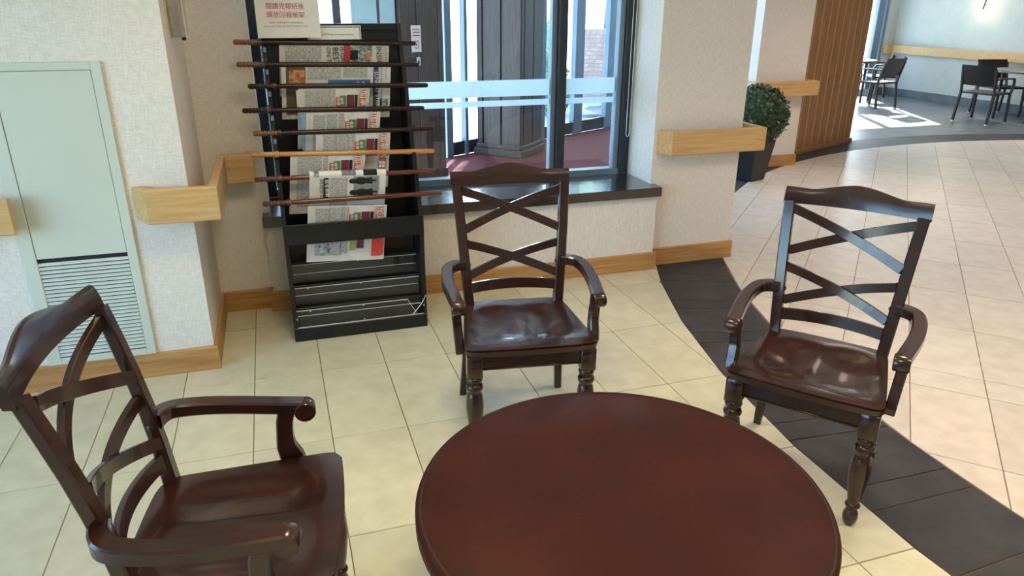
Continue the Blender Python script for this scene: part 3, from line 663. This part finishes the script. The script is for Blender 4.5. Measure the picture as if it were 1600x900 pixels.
    # two crossed pairs and the lower rail, all bowed backwards
    def slat(z0, z1, dy, nm, w=.034, amt=.036):
        a, b = post_at(z0, -1), post_at(z1, 1); a.x += .018; b.x -= .018; n = 14; pts = []
        for k in range(n + 1):
            t_ = k / n; p = a.lerp(b, t_); p.y += bow(-1 + 2 * t_, amt, 1) + dy; pts.append(p)
        d = (b - a).normalized(); wd = Vector((-d.z, -.15, d.x)); bm = new(); sweep(bm, pts, w, .016, tuple(wd), .0015); obj(nm, bm, 'dark_wood', R, 40)
    slat(.928, .778, -.006, 'cross_slat'); slat(.778, .934, .006, 'cross_slat'); slat(.712, .590, -.006, 'cross_slat'); slat(.590, .722, .006, 'cross_slat'); slat(.538, .538, 0, 'back_rail', .044)
    return R
def place(R, x, y, t):
    R.location = (x, y, 0); R.rotation_euler = (0, 0, t - PI / 2)
c0 = make_armchair('dark wooden armchair in front of the window sill, facing the table')
place(c0, .876, 2.666, math.radians(-98.5))
c1 = dup(c0, (1.87, 1.955, 0), math.radians(-140.6) - PI / 2, 'dark wooden armchair standing on the curved slate band')
c2 = dup(c0, (-.370, 1.590, 0), math.radians(-6.8) - PI / 2, 'dark wooden armchair seen from its side in front of the louvred panel')

# ------------------------------------------------------------------ round table
TZ, TR = .48, .523
tb = thing('round_table', 'round low table with brown leather top in the foreground', 'table', (.738, 1.365, 0))
bm = new(); lathe(bm, [(TR - .004, TZ - .05), (TR, TZ - .046), (TR, TZ - .012), (TR - .003, TZ - .004), (TR - .010, TZ), (TR - .014, TZ - .0012), (TR - .018, TZ), (TR * .5, TZ), (.001, TZ)], 96)
obj('tabletop', bm, 'leather', tb, 60)
bm = new(); t = bmesh.new(); lathe(bm, [(TR - .0165, TZ - .003), (TR - .0165, TZ + .0002), (TR - .014, TZ + .0016), (TR - .0115, TZ + .0002), (TR - .0115, TZ - .003)], 96); obj('piping', bm, 'seam', tb, 60)
bm = new(); lathe(bm, [(.40, TZ - .12), (.42, TZ - .12), (.42, TZ - .05), (.40, TZ - .05)], 64); obj('apron', bm, 'dark_wood', tb)
for k in range(4):
    an = PI / 4 + k * PI / 2; bm = new(); lathe(bm, [(.018, 0), (.02, .01), (.03, .2), (.034, .38), (.034, TZ - .05)], 18, Matrix.Translation((.36 * math.cos(an), .36 * math.sin(an), 0))); obj('leg', bm, 'dark_wood', tb)

# ------------------------------------------------------------------ newspaper rack
RX0, RX1, RY0, RY1 = -.024, .672, 3.565, 3.985
rk = thing('newspaper_rack', 'black standing newspaper rack with stepped clear brochure pockets', 'rack', (RX0, RY0, 0))
def rb(name, x0, x1, y0, y1, z0, z1, m, bev=.002):
    bm = new(); box(bm, x0 - RX0, x1 - RX0, y0 - RY0, y1 - RY0, z0, z1, bev); return obj(name, bm, m, rk)
sticks = [(3.93, -.155, 1.462, .741, 1.447), (3.885, -.152, 1.361, .745, 1.344), (3.84, -.110, 1.262, .779, 1.244), (3.795, -.149, 1.153, .746, 1.134), (3.75, -.111, 1.048, .783, 1.033), (3.705, -.134, .955, .773, .925), (3.66, -.129, .842, .760, .831), (3.615, -.104, .730, .787, .724)]
for x in (RX0, RX1 - .02):
    bm = new(); side = [(0, 0), (0, .62), (.012, .62)]
    for (y, xa, za, xb, zb) in sticks[::-1]:
        z = (za + zb) / 2 - .012; yy = y - RY0
        side += [(yy - .016, z - .022), (yy - .013, z), (yy + .013, z), (yy + .020, z + .024)]
    side += [(RY1 - RY0 - .02, 1.545), (RY1 - RY0, 1.545), (RY1 - RY0, 0)]
    prism(bm, side, x - RX0, x - RX0 + .02, 0, Matrix(((0, 0, 1, 0), (1, 0, 0, 0), (0, 1, 0, 0), (0, 0, 0, 1)))); obj('side_panel', bm, 'black', rk)
rb('back_panel', RX0 + .02, RX1 - .02, 3.965, 3.985, 0, 1.545, 'black'); rb('top_rail', RX0 + .02, RX1 - .02, 3.945, 3.975, 1.515, 1.545, 'black')
rb('front_rail', RX0, RX1, 3.555, 3.572, .525, .628, 'black'); rb('base_rail', RX0, RX1, 3.56, 3.58, 0, .075, 'black', .003)
steps = [(3.60, .075, .17), (3.66, .165, .272), (3.72, .262, .378), (3.78, .368, .505)]
for k, (y, z0, z1) in enumerate(steps):
    rb('step_board', RX0 + .02, RX1 - .02, y, y + .012, z0 - .02, z1, 'black_brown'); rb('ledge', RX0 + .02, RX1 - .02, y - .05 if k else y - .02, y, z0 - .015, z0 - .003, 'black_brown')
for k, (y, z0, z1) in enumerate(steps[:3]):
    yf = y - .034; xa, xb = (RX0 + .004, RX1 - .004) if k == 0 else (RX0 + .022, RX1 - .024)
    bm = new()
    if k == 0:
        prism(bm, [(xa - RX0, z0), (xb - .055 - RX0, z0), (xb - .10 - RX0, z1), (xa - RX0, z1)], yf - RY0, yf - RY0 + .003, 0, Matrix(((1, 0, 0, 0), (0, 0, 1, 0), (0, 1, 0, 0), (0, 0, 0, 1))))
    else: box(bm, xa - RX0, xb - RX0, yf - RY0, yf - RY0 + .003, z0, z1)
    pk = obj('clear_pocket', bm, 'acrylic', rk)
    bm = new(); box(bm, xa - RX0, (xb - .10 if k == 0 else xb) - RX0, yf - RY0 - .0006, yf - RY0 + .0034, z1 - .0025, z1)
    if k == 0:
        box(bm, xa - RX0, xb - RX0, yf - RY0 - .0006, yf - RY0 + .0034, z0, z0 + .0025)
        tube(bm, [(xb - .10 - RX0, yf - RY0, z1), (xb - .055 - RX0, yf - RY0, z0 + .012)], .0014, 5)
        tube(bm, [(xb - RX0, yf - RY0, z1 + .012), (xb - .02 - RX0, yf - RY0, z1 - .03), (xb - .075 - RX0, yf - RY0, z0)], .002, 5); box(bm, xa - RX0, xa - RX0 + .002, yf - RY0, yf - RY0 + .003, z0, z1)
    obj('pocket_edge', bm, 'acrylic_edge', pk)
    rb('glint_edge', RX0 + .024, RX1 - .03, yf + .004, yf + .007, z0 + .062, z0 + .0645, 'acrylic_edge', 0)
    for xs, zz in ((.09, z1 - .006), (.36, z1 - .004), (.60, z1 - .002)) if k else ((.09, z1 - .006), (.36, z1 - .004), (.58, z1 - .002), (.02, z0 + .05), (.08, z0 + .006), (.36, z0 + .012), (.62, z0 + .01), (.68, z0 + .05)):
        bm = new(); lathe(bm, [(.005, 0), (.0045, .002), (.001, .003)], 8, Matrix.Translation((xs, yf - RY0 - .0005, zz)) @ Matrix.Rotation(PI / 2, 4, 'X')); obj('screw', bm, 'steel', rk)
for (y, xa, za, xb, zb) in sticks[:5]:
    bm = new(); box(bm, .004, .018, y - RY0 - .045, y - RY0 - .043, za - .046, za - .024); obj('stick_clip', bm, 'alu', rk)

# sticks
cols = ['stick_dark', 'stick_dark', 'stick_dark', 'stick_dark', 'stick_dark', 'stick_tan', 'stick_red', 'stick_red']
hand = ['handle_tan', 'handle_tan', 'stick_dark', 'stick_dark', 'handle_tan', 'stick_tan', 'stick_red', 'stick_red']
slab = ['topmost dark newspaper stick with a ribbed tan handle, under the red-lettered sign', 'dark newspaper stick with ribbed tan handle, second from the top of the rack', 'dark newspaper stick third from the top, reaching furthest right over the frosted band', 'dark newspaper stick fourth from the top with a dark ribbed handle', 'dark newspaper stick with a tan handle just above the light tan stick', 'light tan wooden newspaper stick, the only pale one in the rack', 'reddish brown newspaper stick with the black-and-white newspaper rolled over it', 'lowest reddish brown newspaper stick with beaded handle in the rack']
for (y, xa, za, xb, zb), cm, hm, lb in zip(sticks, cols, hand, slab):
    ln_ = math.hypot(xb - xa, zb - za); t = thing('newspaper_stick', lb, 'stick', (xa, y, za), 0, 'newspaper sticks on the rack'); t.rotation_euler = (0, math.atan2(za - zb, xb - xa), 0)
    Rx = Matrix.Rotation(PI / 2, 4, 'Y')
    bm = new(); lathe(bm, [(.0110, .135), (.0125, .2), (.0125, ln_ - .06), (.0115, ln_ - .012), (.008, ln_ - .002), (.002, ln_)], 12, Rx); obj('rod', bm, cm, t)
    bm = new(); prof = [(.003, 0), (.010, .003), (.0125, .010)]
    z = .014
    while z < .112 and cm != 'stick_tan': prof += [(.0132, z), (.0132, z + .011), (.0108, z + .013), (.0108, z + .016)]; z += .018
    prof += [(.0125, .118), (.011, .134)]; lathe(bm, prof, 12, Rx); obj('handle', bm, hm, t)
    bm = new(); lathe(bm, [(.0135, .112), (.0168, .115), (.0168, .130), (.0135, .134)], 14, Rx); obj('collar', bm, cm if cm != 'stick_dark' else 'stick_brown', t)
    bm = new(); lathe(bm, [(.0125, ln_ - .145), (.0142, ln_ - .143), (.0142, ln_ - .135), (.0125, ln_ - .133)], 12, Rx); obj('ring', bm, cm, t)

# newspapers : corners TL, TR, BR, BL in x,z at the stick's depth; print laid on in metres from the left/top edge
def paper(label, y, xl, xr, zt, zb, sl_, drift, back=None):
    """hanging sheet; local frame: origin top-left corner, +a to the right, +d downwards"""
    t = thing('newspaper', label, 'newspaper', (xl, y, zt), 0, 'newspapers hung on the sticks'); Wd, Hd = xr - xl, zt - zb
    t.rotation_euler = (0, math.atan(sl_), 0); t['w'] = Wd
    bm = new(); n = 10
    for k in range(n):   # a slightly wavy double sheet
        a0, a1 = Wd * k / n, Wd * (k + 1) / n; f = lambda a: .0015 * math.sin(a * 22 + y * 90)
        quad(bm, [(a0, f(a0), 0), (a1, f(a1), 0), (a1 + drift, f(a1), -Hd), (a0 + drift, f(a0), -Hd)])
    bmesh.ops.remove_doubles(bm, verts=bm.verts, dist=1e-5)
    bmesh.ops.recalc_face_normals(bm, faces=bm.faces)
    r = bmesh.ops.solidify(bm, geom=bm.faces[:], thickness=.002); obj('page', bm, 'paper', t, 60)
    if back:
        bm = new(); box(bm, back[0], back[1], .003, .0045, -back[2], -.01); obj('inner_page', bm, back[3], t)
    def pr(m, a0, a1, d0, d1, nm='print_block', lift=.0045):
        d1 = min(d1, Hd - .003); 
        if d1 <= d0: return
        k0, k1 = drift * d0 / Hd, drift * d1 / Hd; bm = new(); quad(bm, [(a0 + k1, -lift, -d1), (a1 + k1, -lift, -d1), (a1 + k0, -lift, -d0), (a0 + k0, -lift, -d0)]); return obj(nm, bm, m, t, 0)
    def tx(s, size, m, a, d, align='LEFT', nm='headline', lift=.0055, sx=1.0):
        return text(s, size, nm, m, t, (a + drift * d / Hd, -lift, -d), (0, 0, -1), (1, 0, 0), align, sx)
    return t, pr, tx
P = []
t, pr, tx = paper('English newspaper on the topmost stick with a colour photo and black headline', 3.93, .058, .602, 1.450, 1.20, .011, -.02)
pr('text2', .03, .20, .008, .24); pr('text2', .30, .33, .008, .24, 'print_column')
for k, s_ in enumerate(('ON THE', 'BEST', 'IS ON')): tx(s_, (.030, .042, .030)[k], 'p_ink', .235 + k * .034, .012)
pr('photo1', .285 + .03, .455, .0, .16, 'photo'); pr('p_red', .316, .345, .0, .13, 'photo_red', .005); pr('p_ink', .345, .385, .028, .075, 'photo_dark', .0052); pr('p_salmon', .425, .447, .04, .075, 'photo_face', .0052); pr('p_green', .43, .452, .0, .03, 'photo_green', .0052)
tx('INSIGHT', .038, 'p_ink', .487, .010); pr('text2', .507, .512, .005, .24); tx('Sunday Star', .014, 'p_ink', .525, .018); pr('p_grey', .54, .5415, .005, .22, 'rule_line')
t, pr, tx = paper('English newspaper on the second stick with a blue banner and food photo', 3.885, .056, .597, 1.353, 1.092, .016, -.018)
pr('p_olive', .022, .115, .002, .24, 'photo_border'); pr('photo2', .036, .112, .022, .10, 'photo', .005); pr('text2', .125, .29, .01, .066, 'print_column'); pr('text2', .125, .21, .09, .25, 'print_column'); pr('text', .30, .42, .008, .06, 'print_column')
pr('p_blue', .225, .437, .070, .24, 'banner'); tx('IN THE', .018, 'p_cream', .40, .078, nm='banner_text', lift=.0058); tx('CITY', .018, 'p_cream', .375, .078, nm='banner_text', lift=.0058)
pr('p_navy', .452, .478, .004, .235, 'masthead'); tx('SUNDAY STAR', .027, 'p_cream', .465, .03, nm='masthead_text', lift=.0058)
pr('text2', .49, .498, .008, .2, 'print_column'); tx('Toronto', .016, 'p_grey', .515, .012); pr('photo1', .485, .53, .165, .235, 'photo')
def chinese(label, y, xl, xr, zt, zb, sl_, drift, back=None):
    t, pr, tx = paper(label, y, xl, xr, zt, zb, sl_, drift, back); k = (xr - xl) / .37
    pr('text', .035 * k, .095 * k, .012, .26, 'print_column'); pr('text', .10 * k, .155 * k, .008, .26, 'print_column'); pr('text', .16 * k, .185 * k, .006, .25, 'print_column')
    pr('p_red', .192 * k, .212 * k, .045, .12, 'advert_text'); tx('特價', .018, 'p_cream', .202 * k, .048, nm='advert_text', lift=.0052)
    pr('p_green', .212 * k, .246 * k, .036, .12, 'advert'); tx('優惠', .017, 'p_cream', .222 * k, .045, nm='advert_text', lift=.0052)
    pr('p_maroon', .250 * k, .289 * k, .032, .12, 'advert'); pr('p_ink', .292 * k, .306 * k, .032, .12, 'advert')
    pr('p_grey', .309 * k, .3105 * k, .006, .26, 'rule_line'); pr('p_orange', .316 * k, .351 * k, .008, .27, 'masthead')
    tx('加拿大', .044, 'p_ink', .3325 * k, .008, nm='masthead_shadow', lift=.0052); tx('加拿大', .042, 'p_cream', .3325 * k, .009, nm='masthead_text', lift=.0058)
    pr('p_cream', .319 * k, .332 * k, .148, .162, 'masthead_mark', .0052); pr('p_cream', .335 * k, .348 * k, .148, .162, 'masthead_mark', .0052); pr('p_cream', .319 * k, .332 * k, .166, .180, 'masthead_mark', .0052); pr('p_cream', .335 * k, .348 * k, .166, .180, 'masthead_mark', .0052)
    return t, pr, tx
chinese('Chinese newspaper on the third stick, half over the English paper', 3.84, .125, .477, 1.246, .945, .022, -.026, (-.012, .05, .29, 'paper'))
chinese('Chinese newspaper on the fourth stick from the top', 3.795, .150, .517, 1.133, .905, .025, -.02, (-.03, .08, .23, 'p_skyb'))
chinese('Chinese newspaper on the fifth stick showing the longest orange masthead', 3.75, .186, .556, 1.038, .752, .03, -.022)
chinese('Chinese newspaper hung on the light tan stick, further left than the others', 3.705, .052, .416, .945, .645, .028, -.028)
t, pr, tx = chinese('lowest Chinese newspaper, hanging down behind the rack front rail', 3.615, .108, .498, .704, .412, .06, -.018)
pr('photo1', .055, .115, .205, .255, 'photo', .006); pr('p_brightred', .322, .382, .17, .268, 'advert', .006); pr('p_lime', .21, .235, .17, .235, 'advert', .006); pr('p_maroon', .245, .28, .17, .225, 'advert', .006)
# the rolled newspaper on the seventh stick
t, pr, tx = paper('black-and-white Chinese newspaper rolled over the seventh stick, with two dresses pictured', 3.642, .130, .506, .846, .665, .028, -.015)
bm = new(); tube(bm, [(0, .012, .006), (.376, .012, .006)], .0165, 14); obj('rolled_top', bm, 'sheet', t)
for a0, a1, m in ((.02, .045, 'photo1'), (.155, .225, 'p_grey'), (.262, .33, 'p_ink')):
    bm = new(); tube(bm, [(a0, .012, .006), (a1, .012, .006)], .0171, 14); obj('rolled_print', bm, m, t)
tx('時尚生活', .026, 'p_ink', .055, .014); pr('p_ink', .068, .092, .010, .115, 'title_bar'); tx('秋冬新裝', .022, 'p_cream', .080, .018, nm='title_text'); pr('text', .098, .185, .01, .16, 'print_column')
pr('p_grey', .215, .34, .008, .12, 'photo', .0046)
for d in (.030, .088):
    bm = new(); lathe(bm, [(.002, 0), (.011, .008), (.013, .022), (.010, .034), (.016, .045), (.019, .06), (.016, .078), (.012, .085), (.018, .115), (.004, .118), (.004, .138)], 12, Matrix.Translation((.188, -.006, -d)) @ Matrix.Scale(.08, 4, (0, 1, 0)) @ Matrix.Rotation(PI / 2, 4, 'Y') ); obj('dress_figure', bm, 'p_ink', t)

# signs on top of the rack
sg = thing('sign', 'white sheet with two rows of red Chinese lettering on top of the rack', 'sign', (-.036, 3.905, 1.481), 0)
bm = new(); box(bm, 0, .298, -.002, 0, 0, .31, .0005); obj('sheet', bm, 'sheet', sg)
bm = new(); box(bm, -.004, .302, .0005, .003, -.004, .314); obj('holder', bm, 'acrylic', sg)
text('閱讀完報紙後', .0300, 'red_lettering', 'p_red', sg, (0.139, -.003, 0.143), (1, 0, -.01), (0.01, 0, 1), 'CENTER'); text('請放回報紙架', .0300, 'red_lettering', 'p_red', sg, (0.139, -.003, 0.104), (1, 0, -.01), (.01, 0, 1), 'CENTER')
text('After reading the newspaper,', .0135, 'small_lettering', 'p_grey', sg, (0.140, -.003, 0.071), (1, 0, 0), (0, 0, 1), 'CENTER'); text('please put it back to the newspaper rack.', .0125, 'small_lettering', 'p_grey', sg, (0.135, -.003, 0.054), (1, 0, 0), (0, 0, 1), 'CENTER')
bm = new(); box(bm, .03, .10, -.0035, -.002, .170, .225, 0, Matrix.Rotation(-.08, 4, 'Y')); obj('label', bm, 'p_mauve', sg)
nt2 = thing('notice', 'small black-framed notice partly behind the sign on the rack top', 'notice', (.20, 3.935, 1.470), 0)
bm = new(); box(bm, 0, .262, -.002, .002, 0, .066); obj('frame', bm, 'sheet', nt2); bm = new(); box(bm, .004, .257, -.003, -.002, 0, .061); obj('frame_line', bm, 'p_ink', nt2); bm = new(); box(bm, .007, .254, -.004, -.003, 0, .057); obj('sheet', bm, 'sheet', nt2)
text('Please be considerate and respect others.', .0125, 'lettering', 'p_ink', nt2, (.120, -.005, .024), (1, 0, 0), (0, 0, 1), 'CENTER')

# ------------------------------------------------------------------ topiary in a tapered planter
tp = thing('potted_topiary', 'round clipped green topiary ball in a tapered black planter', 'plant', (4.50, 6.14, 0), math.radians(20))
bm = new(); t = bmesh.new(); bmesh.ops.create_cube(t, size=1)
for v in t.verts: k = .115 if v.co.z < 0 else .165; v.co = Vector((math.copysign(k, v.co.x), math.copysign(k, v.co.y), .004 if v.co.z < 0 else .40))
bmesh.ops.bevel(t, geom=t.edges[:], offset=.006, segments=1, affect='EDGES'); merge(bm, t); obj('planter', bm, 'pot', tp)
bm = new(); tube(bm, [(0, 0, .38), (0, 0, .62)], .02); obj('stem', bm, 'trunk', tp)
bm = new(); foliage_ball(bm, (.03, 0, .63), .285, 2600, .045); f = obj('foliage', bm, 'leaf', tp, 0); f['kind'] = 'stuff'
bm = new(); bmesh.ops.create_icosphere(bm, subdivisions=3, radius=.262, matrix=Matrix.Translation((.03, 0, .63))); obj('inner_foliage', bm, 'leaf', tp)

# ------------------------------------------------------------------ slatted wooden screen
sa = math.radians(23.5)
sc = thing('slat_screen', 'tall brown wooden screen of angled vertical slats with brass edges', 'screen', (5.46, 6.945, 0), sa)
bm = new(); box(bm, 0, 1.78, -.04, .08, 0, .05, .003); obj('bottom_rail', bm, 'slat', sc); bm = new(); box(bm, 0, 1.78, -.04, .08, H_CEIL - .05, H_CEIL, .003); obj('top_rail', bm, 'slat', sc)
for k in range(10):
    Mx = Matrix.Translation((.03 + k * .172, .035, 0)) @ Matrix.Rotation(math.radians(-11), 4, 'Z'); bm = new(); box(bm, 0, .188, -.009, .009, .05, H_CEIL - .05, .002, Mx); sl_o = obj('slat', bm, 'slat', sc)
    bm = new(); box(bm, .180, .190, -.0125, .0125, .05, H_CEIL - .05, 0, Mx); obj('slat_edge', bm, 'gold', sl_o)

# ------------------------------------------------------------------ dining corner furniture
def make_dining(label):
    R = thing('dining_chair', label, 'chair', group='dark rattan dining chairs')
    bm = new(); prism(bm, [(-.24, -.22), (.24, -.22), (.25, .22), (-.25, .22)], .425, .455, .008); obj('seat', bm, 'rattan', R)
    bm = new(); n = 8
    t = bmesh.new(); g = []
    for j in range(5):
        z = .55 + .29 * j / 4; row = []
        for i in range(n + 1):
            u = -1 + 2 * i / n; row.append(t.verts.new((u * .25, -.235 - .03 * (1 - u * u) - .10 * (j / 4), z)))
        g.append(row)
    for j in range(4):
        for i in range(n): t.faces.new((g[j][i], g[j][i + 1], g[j + 1][i + 1], g[j + 1][i]))
    bmesh.ops.solidify(t, geom=t.faces[:], thickness=.022); merge(bm, t); obj('backrest', bm, 'rattan', R)
    for s in (-1, 1):
        bm = new(); sweep(bm, [(s * .24, .21, .435), (s * .25, .235, .012)], .032, .032, (1, 0, 0), .003); lg = obj('leg', bm, 'rattan', R); bm = new(); lathe(bm, [(.018, 0), (.02, .004), (.02, .022), (.015, .025)], 10, Matrix.Translation((s * .25, .236, 0))); obj('foot_cap', bm, 'cap', lg)
        bm = new(); sweep(bm, [(s * .235, -.31, .80), (s * .24, -.235, .52), (s * .245, -.215, .43), (s * .25, -.27, .012)], .032, .032, (1, 0, 0), .003); lg = obj('leg', bm, 'rattan', R); bm = new(); lathe(bm, [(.018, 0), (.02, .004), (.02, .022), (.015, .025)], 10, Matrix.Translation((s * .25, -.272, 0))); obj('foot_cap', bm, 'cap', lg)
        bm = new(); sweep(bm, [(s * .245, -.26, .655), (s * .262, 0, .66), (s * .262, .19, .65), (s * .255, .225, .60), (s * .245, .215, .44)], .036, .024, (1, 0, 0), .004); obj('arm', bm, 'rattan', R)
    return R
dc = make_dining('dark rattan armchair seen from behind, nearest at the right dining table')
dc.location = (10.18, 8.42, 0); dc.rotation_euler = (0, 0, math.radians(12) - PI / 2)
dup(dc, (11.15, 8.98, 0), math.radians(-105) - PI / 2, 'dark rattan armchair behind the right dining table, by the pale wall')
dup(dc, (9.80, 10.20, 0), math.radians(100) - PI / 2, 'dark rattan armchair standing in the sun patch, its back toward the lobby')
dup(dc, (10.66, 11.05, 0), math.radians(160) - PI / 2, 'dark rattan armchair furthest back, by the far window')
def dtable(label, x, y):
    R = thing('dining_table', label, 'table', (x, y, 0), 0, 'grey dining tables'); bm = new(); lathe(bm, [(.545, .715), (.55, .72), (.55, .74), (.545, .745), (.001, .745)], 40); obj('tabletop', bm, 'far_table', R)
    for k in range(4):
        an = PI / 4 + k * PI / 2; bm = new(); lathe(bm, [(.018, 0), (.026, .716)], 12, Matrix.Translation((.38 * math.cos(an), .38 * math.sin(an), 0))); obj('leg', bm, 'rattan', R)
    return R
dtable('round grey dining table at the right edge by the pale wall', 11.02, 8.40)
dtable('round sunlit dining table half hidden behind the slatted screen', 9.88, 11.12)
# wall lamp
wl = thing('wall_lamp', 'round glowing wall lamp with a small dark stem on the far wall', 'lamp', (11.588, 9.90, 1.67))
bm = new(); lathe(bm, [(.10, 0), (.17, .02), (.17, .03), (.12, .05), (.01, .055)], 32, Matrix.Rotation(-PI / 2, 4, 'Y')); obj('glass_disc', bm, 'sconce', wl)
bm = new(); tube(bm, [(-.05, .0, -.0), (-.10, .0, 0)], .012); tube(bm, [(-.10, -.012, .075), (-.105, .0, 0), (-.10, .012, -.075)], .017); obj('stem', bm, 'dark_metal', wl)
pl2 = bpy.data.lights.new('wall_lamp_light', 'POINT'); pl2.energy = 5; pl2.color = (1, .85, .62); pl2.shadow_soft_size = .1
po = bpy.data.objects.new('wall_lamp_light', pl2); COL.objects.link(po); po.location = (11.38, 9.90, 1.67)

# ------------------------------------------------------------------ ceiling lamps (above the frame)
for i, (x, y) in enumerate(LAMPS):
    o = thing('ceiling_lamp', 'square recessed ceiling lamp', 'lamp', (x, y, H_CEIL - .03), 0, 'square ceiling lamps above the lobby')
    bm = new(); box(bm, -.30, .30, -.30, .30, .0, .03, .004); obj('housing', bm, 'cap', o)
    bm = new(); box(bm, -.27, .27, -.27, .27, -.006, 0); obj('diffuser', bm, 'lamp', o)
    area('ceiling_lamp_light', (x, y, H_CEIL - .05), (x, y, 0), .54, .54, LAMP_W * .8, (1.0, .84, .44) if i in (0, 2) else LAMP_C, math.radians(136 if i == 2 else 108))
